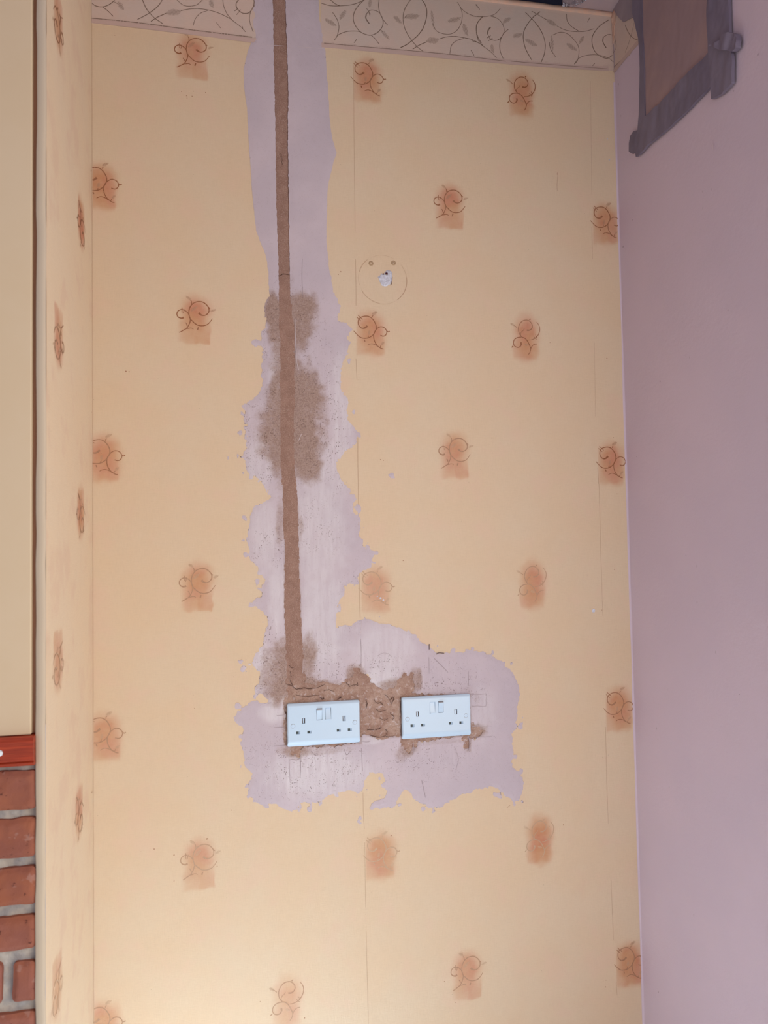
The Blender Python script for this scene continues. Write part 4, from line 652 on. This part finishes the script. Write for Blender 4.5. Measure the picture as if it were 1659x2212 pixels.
# scrap of the border turning the corner
Rb = Quads(); rb = R_BORDER
patch(Rb, lambda A, B: poly_sdf(A, B, rb) + .0015 * lattice_noise(A, B, .01, 77), min(p[0] for p in rb) - .01, 0.0, min(p[1] for p in rb) - .01, max(p[1] for p in rb) + .01, .003,
      on_right(), lambda a, b, d: .0016 + 0 * a, True, 0, .0005)
trb = lambda a, b, d=0.0: (XR - .0019 - d, a, b)
for s_ in R_VINE: Rb.ribbon(s_, trb, True, 0, 4, lambda p: p[0] < -.001, ink=.7)
zz = rb[0][1]
Rb.ribbon([(-.001, zz + .005, .009), (rb[1][0], rb[1][1] + .005, .009)], lambda a, b, d=0.0: (XR - .0021, a, b), True, 0, 3, lambda p: p[0] < 0, strip=.85)
Rb.build('wallpaper_border', [M_BORDER], wall_right)['label'] = 'scrap of vine border turned onto the side wall'

# ------------------------------------------------------------------ chimney breast on the left
GX0, GX1 = FP['gx'][0], -.2864
L_ = Quads(); hl = .003
ny = int(round(-YB / hl)) + 1; nzl = int(round((ZC - .2) / hl)) + 1
Yg, Zg = np.meshgrid(np.linspace(YB + .004, 0, ny), np.linspace(.2, ZC, nzl), indexing='ij')
BLs = blush_field(-Yg, Zg, [(t, -y, z, i, b) for t, y, z, i, b in SIDE], {k: dict(b=[([s_[0], s_[1], -s_[2]] + s_[3:]) if s_[0] == 'e' else ['r', s_[1], -s_[4], s_[3], -s_[2]] + [s_[5], s_[6], s_[8], s_[7], s_[9]] for s_ in v['b']]) for k, v in M.items()})
ii = np.arange(ny * nzl).reshape(ny, nzl)
q = np.stack([ii[:-1, :-1], ii[1:, :-1], ii[1:, 1:], ii[:-1, 1:]], -1).reshape(-1, 4)
L_.add(np.stack([np.full(Yg.size, XL) - .0003 * (fbm(Yg, Zg, .3, 23, 2) * sstep(-Yg / .05)).ravel(), Yg.ravel(), Zg.ravel()], 1), q, 0, blush=BLs.ravel())
tl = lambda a, b, d=0.0: (XL + .0008 + d, a, b)
cl_ = lambda p: YB + .006 < p[0] < -.001
for t, y, z, ink, bs in SIDE: print_motif(L_, t, y, z, ink, tl, -1, cl_, False, 0)
for y, z, r_ in ((-.008, 2.03, .0022), (-.012, .848, .0022), (-.03, 1.73, .0012), (-.05, 1.35, .0011), (-.15, 1.72, .0011), (-.21, 1.05, .001), (-.012, 1.62, .0012), (-.01, 1.56, .0013)):
    L_.dot(y, z, r_, tl, False, 0, .9, ink=.8)
# lower part out of view, rounded arris, front strip and the return into the groove
L_.add([(XL, YB + .004, 0), (XL, 0, 0), (XL, 0, .2), (XL, YB + .004, .2)], [(0, 1, 2, 3)])
zs = np.linspace(0, ZC, 160); n = len(zs); V = []
prof = [(XL, YB + .004)] + [(XL - .004 + .004 * math.cos(a), YB + .004 - .004 * math.sin(a)) for a in np.linspace(0, math.pi / 2, 6)[1:]] + [(GX1 + .001, YB), (GX1, YB + .001), (GX1, YB + .03)]
for x, y in prof:
    for z in zs:
        jx = .0007 * float(lattice_noise(np.array(z), np.array(0.0), .04, 17)) if y < YB + .0041 else 0
        V.append((x + jx, y, z))
Q = [(k * n + i, k * n + i + 1, (k + 1) * n + i + 1, (k + 1) * n + i) for k in range(len(prof) - 1) for i in range(n - 1)]
L_.add(V, Q, 1)
for y, z in ((-.2805, 2.09), (-.281, 2.055), (-.279, 1.70), (-.283, 1.66), (-.278, 1.42), (-.281, 1.18)):
    L_.dot(y, z, .0012, lambda a, b, d=0.0: (a, YB - .0004, b), False, 1, 1.0)
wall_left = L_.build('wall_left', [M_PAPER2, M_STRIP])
tag(wall_left, 'papered return of the chimney breast left of the alcove', 'wall', kind='structure')

fr = Quads()
fr.box(-1.6, GX0, YB, YB + .10, FP['rail'][0] + .001, ZC, 0)
fr.box(GX0 - .002, GX1, YB + .009, YB + .10, FP['rail'][0] + .0005, ZC - .001, 1)
wf = fr.build('wall_front', [M_PANEL, M_GROOVE], None, False)
bv = wf.modifiers.new('edge', 'BEVEL'); bv.width = .0018; bv.segments = 3; bv.limit_method = 'ANGLE'
tag(wf, 'cream papered front of the chimney breast above the red rail', 'wall', kind='structure')

# ------------------------------------------------------------------ brick fireplace facing and its timber rail
fire = empty('brick_fireplace', (-.75, YB, 0))
tag(fire, 'red brick fireplace facing with pale recessed joints at the left edge', 'fireplace')
BXR = -.2869; rnd = random.Random(5)
def brick_obj(x0, x1, z0, z1, k):
    b = Quads()
    w = min(.012, (x1 - x0) * .3)
    def sd(A, B):
        dx = np.abs(A - (x0 + x1) / 2) - (x1 - x0) / 2 + .0055; dz = np.abs(B - (z0 + z1) / 2) - (z1 - z0) / 2 + .0042
        d = np.sqrt(np.maximum(dx, 0) ** 2 + np.maximum(dz, 0) ** 2) + np.minimum(np.maximum(dx, dz), 0) - .006
        return d + .0010 * fbm(A, B, .02, 100 + k, 3)
    dp = lambda a, b_, d: .0035 * sstep(-d / .007) + .0010 * fbm(a, b_, .016, 140 + k, 4) - .0035
    patch(b, sd, x0 - .005, x1 + .005, z0 - .005, z1 + .005, .0028 if x1 > -.36 else .005, on_back(YB), dp, False, 0, .014)
    return b
bricks = []
rows = FP['rows']; k = 0
for ri, (zt, zb_) in enumerate(rows):
    if ri == 4:                                   # soldier-edge course with a short closer
        spans = [(FP['small'][0], BXR)] + [(FP['small'][1] - .105 - .12 * j, FP['small'][1] - .12 * j) for j in range(8)]
    else:
        off = 0.0 if ri % 2 else .11
        spans = [(BXR - .215 + off * .0, BXR)]
        x = BXR - .215 - .015
        while x > -1.3: spans.append((x - .215, x)); x -= .23
    for a, c in spans:
        b = brick_obj(a, c, zb_, zt, k); k += 1
        o = b.build('brick', [M_BRICK]); o.parent = fire; o.matrix_parent_inverse = fire.matrix_world.inverted(); bricks.append(o)
bpy.context.view_layer.update()
for o in bricks: o.matrix_parent_inverse = Matrix.Translation(-Vector(fire.location))
J = Quads()
def jdepth(a, b_, d): return -.0100 + .0018 * fbm(a, b_, .018, 200, 4, .6)
patch(J, lambda A, B: np.maximum(np.maximum(A - (BXR + .0002), -1.3 - A), np.maximum(B - .9945, .46 - B)), -.46, -.28, .46, .9955, .0026, on_back(YB), jdepth, False, 0, .01)
J.box(-1.3, GX1, YB + .0215, YB + .030, 0, FP['rail'][0] - .001)
J.box(-1.3, -.455, YB + .0085, YB + .017, .0, .9945)
J.box(-.46, BXR, YB + .0085, YB + .017, .0, .47)
oj = J.build('mortar_joints', [M_JOINT], fire); oj.matrix_parent_inverse = Matrix.Translation(-Vector(fire.location))

rail = Quads(); z0, z1 = FP['rail'][1], FP['rail'][0]
prof = [(YB + .016, z0), (YB - .006, z0), (YB - .008, z0 + .0015), (YB - .0085, z0 + .0045), (YB - .0060, z0 + .0055), (YB - .0085, z0 + .0070), (YB - .0105, z0 + .009), (YB - .0110, z1 - .006), (YB - .009, z1 - .0035), (YB - .007, z1), (YB + .016, z1)]
xs = [-1.35, -.6, BXR]
V = [(x, y, z) for x in xs for y, z in prof]; n = len(prof)
rail.add(V, [(a * n + i, a * n + (i + 1) % n, (a + 1) * n + (i + 1) % n, (a + 1) * n + i)[::-1] for a in range(2) for i in range(n)])
rr = empty('mantel_rail', (-.8, YB, z0))
tag(rr, 'glossy red-stained timber rail on top of the brick fireplace facing', 'rail')
ro = rail.build('timber_rail', [M_WOOD], rr, False); ro.matrix_parent_inverse = Matrix.Translation(-Vector(rr.location))
# end cap
ec = Quads(); 
V = [(BXR, y, z) for y, z in prof]
ec.add(V + [(BXR, YB, (z0 + z1) / 2)], [(i, (i + 1) % n, n, n) for i in range(n)])
import bmesh
def fan_end():
    bm = bmesh.new(); vs = [bm.verts.new(v) for v in V]; bm.faces.new(vs[::-1]); me = bpy.data.meshes.new('rail_end'); bm.to_mesh(me); bm.free()
    me.materials.append(M_WOOD); o = bpy.data.objects.new('rail_end', me); C.objects.link(o); o.parent = rr; o.matrix_parent_inverse = Matrix.Translation(-Vector(rr.location))
fan_end()
def dome(name, c, r, hgt, axis_to3, mats, parent, n=20, rings=5):
    q_ = Quads(); V = []
    for k in range(rings + 1):
        t = k / rings * math.pi / 2; rr_ = r * math.cos(t) + 1e-6; d = hgt * math.sin(t)
        for i in range(n):
            a = 2 * math.pi * i / n; V.append(axis_to3(c[0] + rr_ * math.cos(a), c[1] + rr_ * math.sin(a), d))
    Q = [(k * n + i, k * n + (i + 1) % n, (k + 1) * n + (i + 1) % n, (k + 1) * n + i) for k in range(rings) for i in range(n)]
    q_.add(V, Q)
    return q_.build(name, mats, parent)
sh = dome('screw_head', (FP['screw'][0] + .0005, FP['screw'][1]), .0046, .0028, on_back(YB - .0110), [M_SCREW], rr)
sh.matrix_parent_inverse = Matrix.Translation(-Vector(rr.location)); sh['label'] = 'bright metal screw head'

# ------------------------------------------------------------------ double sockets
PW, PH = .1438, .0842
def plate_depth(x, z):
    zt = PH / 2 - z; zb = z + PH / 2; xs_ = PW / 2 - abs(x)
    d = .0088
    bot = .0020 + .0068 * math.sin(min(1, zb / .013) * math.pi / 2) ** .9
    top = .0052 + .0036 * math.sin(min(1, zt / .0060) * math.pi / 2)
    sd = .0060 + .0028 * math.sin(min(1, xs_ / .0022) * math.pi / 2)
    return min(d, bot, top, sd)
def make_socket(loc, label, on_left_rocker, seed):
    root = empty('double_socket', loc); tag(root, label, 'socket', 'double wall sockets in the plaster patch')
    slots = []
    for sx_ in (-1, 1):
        cx_ = sx_ * .0401
        slots.append((cx_ - .0029, cx_ + .0029, .0030, .0132, 'e'))
        for ddx in (-.0110, .0110):
            c2 = cx_ + ddx; slots.append((c2 - .0040, c2 + .0040, -.0172, -.0118, 'l'))
    rock = [(-.0145, -.0032, .0075, .0305), (.0030, .0143, .0080, .0310)]
    xl = sorted(set([-PW / 2, PW / 2] + [v for s_ in slots for v in s_[:2]] + [v for s_ in rock for v in s_[:2]] + [PW / 2 - t for t in (.0004, .001, .0018, .003)] + [-PW / 2 + t for t in (.0004, .001, .0018, .003)] + list(np.linspace(-.066, .066, 34))))
    zl = sorted(set([-PH / 2, PH / 2] + [v for s_ in slots for v in s_[2:4]] + [v for s_ in rock for v in s_[2:4]] + [-PH / 2 + t for t in (.0004, .001, .002, .0035, .005, .007, .009, .011, .013)] + [PH / 2 - t for t in (.0004, .001, .002, .0035, .005)] + list(np.linspace(-.026, .034, 16))))
    dd = lambda l: [v for i, v in enumerate(l) if i == 0 or v - l[i - 1] > 1e-5]
    xl, zl = dd(xl), dd(zl)
    rc = .0034
    def lim(z):
        e = PH / 2 - abs(z)
        return PW / 2 - (rc - math.sqrt(max(0, rc * rc - (rc - e) ** 2)) if e < rc else 0)
    V = []; A = {}
    for i, x in enumerate(xl):
        for j, z in enumerate(zl):
            xx = max(-lim(z), min(lim(z), x)); A[i, j] = len(V); V.append((xx, -plate_depth(x, z), z))
    Q = []
    holes = [s_[:4] for s_ in slots] + rock
    for i in range(len(xl) - 1):
        for j in range(len(zl) - 1):
            xm = (xl[i] + xl[i + 1]) / 2; zm = (zl[j] + zl[j + 1]) / 2
            if any(a < xm < b and c < zm < d_ for a, b, c, d_ in holes): continue
            Q.append((A[i, j], A[i + 1, j], A[i + 1, j + 1], A[i, j + 1]))
    P = Quads(); P.add(V, Q)
    # rim back to the wall
    ring = [(A[i, 0]) for i in range(len(xl))] + [A[len(xl) - 1, j] for j in range(1, len(zl))] + [A[i, len(zl) - 1] for i in range(len(xl) - 2, -1, -1)] + [A[0, j] for j in range(len(zl) - 2, 0, -1)]
    n = len(ring); RV = [V[k_] for k_ in ring] + [(V[k_][0], .0, V[k_][2]) for k_ in ring]
    P.add(RV, [((k_ + 1) % n, k_, n + k_, n + (k_ + 1) % n) for k_ in range(n)])
    # slot walls
    for a, b, c, d_ in holes:
        dp = -.0088; bk = dp + .0035
        VV = [(a, dp, c), (b, dp, c), (b, dp, d_), (a, dp, d_), (a, bk, c), (b, bk, c), (b, bk, d_), (a, bk, d_)]
        P.add(VV, [(1, 0, 4, 5), (2, 1, 5, 6), (3, 2, 6, 7), (0, 3, 7, 4)])
    pl = P.build('faceplate', [M_SOCK], root, True)
    pl.data.polygons.foreach_set('use_smooth', np.zeros(len(pl.data.polygons), bool))
    for a, b, c, d_, kd in slots:
        s_ = Quads(); bk = -.0088 + .0034
        s_.add([(a, bk, c), (b, bk, c), (b, bk, d_), (a, bk, d_)], [(0, 1, 2, 3)], 0)
        if kd == 'e': s_.add([(a + .0016, bk - .0016, c + .0004), (b - .0016, bk - .0016, c + .0004), (b - .0016, bk, d_ - .0012), (a + .0016, bk, d_ - .0012)], [(0, 1, 2, 3)], 1)
        else: s_.add([(a + .0052, bk - .0004, c), (b, bk - .0020, c), (b, bk - .0020, d_), (a + .0052, bk - .0004, d_)], [(0, 1, 2, 3)], 2)
        s_.build('pin_shutter', [M_SLOT if kd != 'e' else M_BRASS, M_SOCK, M_SOCK], root, False)
    for ri, (a, b, c, d_) in enumerate(rock):
        up = (ri == 0) == on_left_rocker
        g = .00045; zt, zb = d_ - g, c + g; x0, x1 = a + g, b - g
        yt, yb = (-.0128, -.0080) if up else (-.0072, -.0112)
        r_ = Quads(); ny_ = 8; V2 = []
        prof = [(bk_ := -.0055, zb), (yb + .0004, zb), (yb, zb + .0006)] + [(yb + (yt - yb) * f + .0008 * math.sin(math.pi * f), zb + (zt - zb) * f) for f in np.linspace(.08, .92, ny_)] + [(yt, zt - .0006), (yt + .0004, zt), (-.0055, zt)]
        for x in (x0, x0 + .0003, x1 - .0003, x1):
            for y, z in prof: V2.append((x, y if x in (x0 + .0003, x1 - .0003) else min(y + .0003, -.0055), z))
        m_ = len(prof)
        FQ = [(k_ * m_ + i, (k_ + 1) * m_ + i, (k_ + 1) * m_ + i + 1, k_ * m_ + i + 1) for k_ in range(3) for i in range(m_ - 1)]
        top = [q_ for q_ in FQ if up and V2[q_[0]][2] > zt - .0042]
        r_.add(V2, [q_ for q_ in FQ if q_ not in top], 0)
        if top: r_.add(V2, top, 1)  # shade of the raised rocker's top end, painted grey
        for k_, fl in ((0, False), (3, True)):
            b0 = len(prof) * k_
            SV = [V2[b0 + i] for i in range(m_)] + [(V2[b0][0], -.0055, p[1]) for p in prof]
            qq = [(i, i + 1, m_ + i + 1, m_ + i) for i in range(m_ - 1)]
            r_.add(SV, qq if not fl else [t[::-1] for t in qq])
        bw = .0055
        r_.add([(a, -bw, c), (b, -bw, c), (b, -bw, d_), (a, -bw, d_)], [(0, 1, 2, 3)], 1)
        r_.build('rocker_switch', [M_SOCK, M_SOCK_SHADE], root, False)
    for sx_ in (-1, 1):
        q_ = Quads(); n = 22; c_ = (sx_ * .0613, -.0008); V3 = []
        rr2 = [(.0045, .0087), (.0044, .00886), (.0039, .00886), (.0038, .0093), (.0002, .0096)]
        for r3, d3 in rr2:
            for i in range(n): V3.append((c_[0] + r3 * math.cos(2 * math.pi * i / n), -d3 - .00005, c_[1] + r3 * math.sin(2 * math.pi * i / n)))
        for k_ in range(len(rr2) - 1):
            q_.add(V3[k_ * n:(k_ + 2) * n], [(i, (i + 1) % n, n + (i + 1) % n, n + i) for i in range(n)], 1 if k_ == 1 else 0)  # flat grey ring paints the shade of a groove
        q_.build('screw_cover', [M_SOCK, M_SOCK_SHADE], root)
    return root
make_socket((SOCK[0][0], -.0012, SOCK[0][1]), 'white double socket directly below the brown mortar chase, left of the pair', True, 1)
make_socket((SOCK[1][0], -.0012, SOCK[1][1] + .0005), 'white double socket with pencil-scored plaster at its right edge, right of the pair', False, 2)

# ------------------------------------------------------------------ board taped over an opening in the right wall
cov = empty('taped_cover', (XR, COVER[2][0], COVER[2][1]))
tag(cov, 'brown board sealed with slate grey tape high on the lilac side wall', 'cover')
def side_piece(name, poly, mat, lift, thick, seed, wr=.0008, hh=.004, wob=.002, label=None):
    q_ = Quads(); P = np.array(poly)
    def dp(a, b, d):
        return lift + wr * fbm(a * 2.2 + b, b - a, .05, seed, 4) + wr * .8 * lattice_noise(a * 3, b, .03, seed + 9)
    patch(q_, lambda A, B: poly_sdf(A, B, poly) + wob * fbm(A, B, .03, seed + 3, 2), P[:, 0].min() - .01, P[:, 0].max() + .01, P[:, 1].min() - .01, min(P[:, 1].max() + .01, ZC), hh, on_right(), dp, True, 0, thick)
    o = q_.build(name, [mat], cov); o.matrix_parent_inverse = Matrix.Translation(-Vector(cov.location))
    if label: o['label'] = label
    return o
side_piece('board', COVER, M_COVER, .0045, .0045, 300, .0004, .004, .001, 'brown board panel')
side_piece('tape_strip', TAPE_L, M_TAPE, .0065, .004, 310, .0005, .0025, .0006)
side_piece('tape_strip', TAPE_B, M_TAPE, .0080, .005, 320, .0009, .003, .001)
side_piece('tape_strip', TAPE_R, M_TAPE, .0100, .006, 330, .0012, .003, .001)
side_piece('tape_end', TAPE_L_TAB, M_TAPE, .0040, .003, 340, .0008, .0025, .0012, 'curled tape end')
side_piece('tape_end', TAPE_KNOT, M_TAPE, .0160, .010, 350, .0035, .003, .002, 'crumpled wad of tape')
side_piece('tape_strip', TAPE_TL, M_TAPE2, .0045, .002, 360, .0006, .003, .001, 'paler tape over the corner border')

# ------------------------------------------------------------------ ceiling with a broken-out opening, edge trim, floor
Ce = Quads()
hole = [(.15, .01), (.7124, .01)] + [tuple(p) for p in CEIL_HOLE] + [(.70, -.30), (.15, -.34)]
csd = lambda A, B: -(poly_sdf(A, B, hole) + .0016 * fbm(A, B, .02, 400, 4)) 
csd2 = lambda A, B: np.maximum(csd(A, B), np.maximum(np.maximum(A - XR, .0 - A), np.maximum(B - .0, -.40 - B)))
patch(Ce, csd2, .0, XR, -.40, .0, .004, lambda a, b, d=0.0: (a, b, ZC - d), lambda a, b, d: .0004 * fbm(a, b, .05, 410, 3), True, 0, .014)
Ce.add([(XL, -1.75, ZC), (0, -1.75, ZC), (0, 0, ZC), (XL, 0, ZC)], [(0, 3, 2, 1)])
Ce.add([(0, -1.75, ZC), (XR, -1.75, ZC), (XR, -.40, ZC), (0, -.40, ZC)], [(0, 3, 2, 1)])
Ce.add([(-1.6, -1.75, ZC), (XL, -1.75, ZC), (XL, YB, ZC), (-1.6, YB, ZC)], [(0, 3, 2, 1)])
ceil = Ce.build('ceiling', [M_CEIL])
tag(ceil, 'pinkish plaster ceiling with a dark broken-out opening above the border', 'ceiling', kind='structure')
Cr = Quads(); r5 = random.Random(9)
eh = [tuple(p) for p in CEIL_HOLE]
for k in range(30):
    i = r5.randrange(len(eh) - 3); f = r5.random()
    a = eh[i][0] + (eh[i + 1][0] - eh[i][0]) * f; b = eh[i][1] + (eh[i + 1][1] - eh[i][1]) * f
    s5 = r5.uniform(.0010, .0028)
    c5 = (a + r5.uniform(-.004, .002), min(b + r5.uniform(-.003, .003), -.003), ZC + r5.uniform(-.003, .004))
    V = []
    for t in range(4):
        th = math.pi * (t + .5) / 4
        for u in range(8):
            ph = 2 * math.pi * u / 8; rr_ = s5 * r5.uniform(.7, 1.2)
            V.append((c5[0] + rr_ * math.sin(th) * math.cos(ph), c5[1] + rr_ * math.sin(th) * math.sin(ph), c5[2] + rr_ * math.cos(th)))
    Cr.add(V, [(t * 8 + u, (t + 1) * 8 + u, (t + 1) * 8 + (u + 1) % 8, t * 8 + (u + 1) % 8) for t in range(3) for u in range(8)])
Cr.build('broken_plaster_edge', [M_CRUMB], ceil)['label'] = 'crumbling whitish plaster along the broken opening'
Vd = Quads()
x0, x1, y0, y1, z0_, z1_ = .10, .80, -.38, .0006, ZC + .0003, ZC + .30
Vd.add([(x0, y0, z0_), (x1, y0, z0_), (x1, y1, z0_), (x0, y1, z0_), (x0, y0, z1_), (x1, y0, z1_), (x1, y1, z1_), (x0, y1, z1_)],
       [(4, 5, 6, 7), (0, 1, 5, 4), (1, 2, 6, 5), (2, 3, 7, 6), (3, 0, 4, 7)])
Vd.build('roof_void', [M_VOID], ceil, False)['label'] = 'dark navy void behind the opening'
tr1 = Quads()
xs = np.linspace(XL, XR, 160); V = []
for (y, z) in ((0, 2.4672), (-.0030, 2.4680), (-.0042, 2.4715), (-.0036, 2.4770), (0, 2.4774)):
    for x in xs: V.append((x, y + .0010 * float(lattice_noise(np.array(x), np.array(z * 9), .03, 55)) * (y < 0), z))
n = len(xs)
tr1.add(V, [(k_ * n + i, k_ * n + i + 1, (k_ + 1) * n + i + 1, (k_ + 1) * n + i) for k_ in range(4) for i in range(n - 1)])
t1 = tr1.build('trim_1', [M_PEACH]); tag(t1, 'thin peach paper bead between the border and the ceiling', 'trim', kind='structure')
cb = Quads()
patch(cb, lambda A, B: poly_sdf(A, B, [(-.002, 2.474), (-.022, 2.474), (-.018, 2.455), (-.012, 2.435), (-.006, 2.41), (-.001, 2.40)]), -.03, 0, 2.39, 2.4774, .0025, on_right(), lambda a, b, d: .0035 + .002 * fbm(a, b, .015, 71, 3), True, 0, .002)
cb.build('torn_corner_paper', [M_PEACH], wall_right)['label'] = 'torn peach paper in the top corner'

Fz = Quads(); Fz.add([(-1.6, -4.2, 0), (XR, -4.2, 0), (XR, 0, 0), (-1.6, 0, 0)], [(0, 1, 2, 3)])
tag(Fz.build('floor', [M_FLOOR]), 'pale floor below the picture', 'floor', kind='structure')
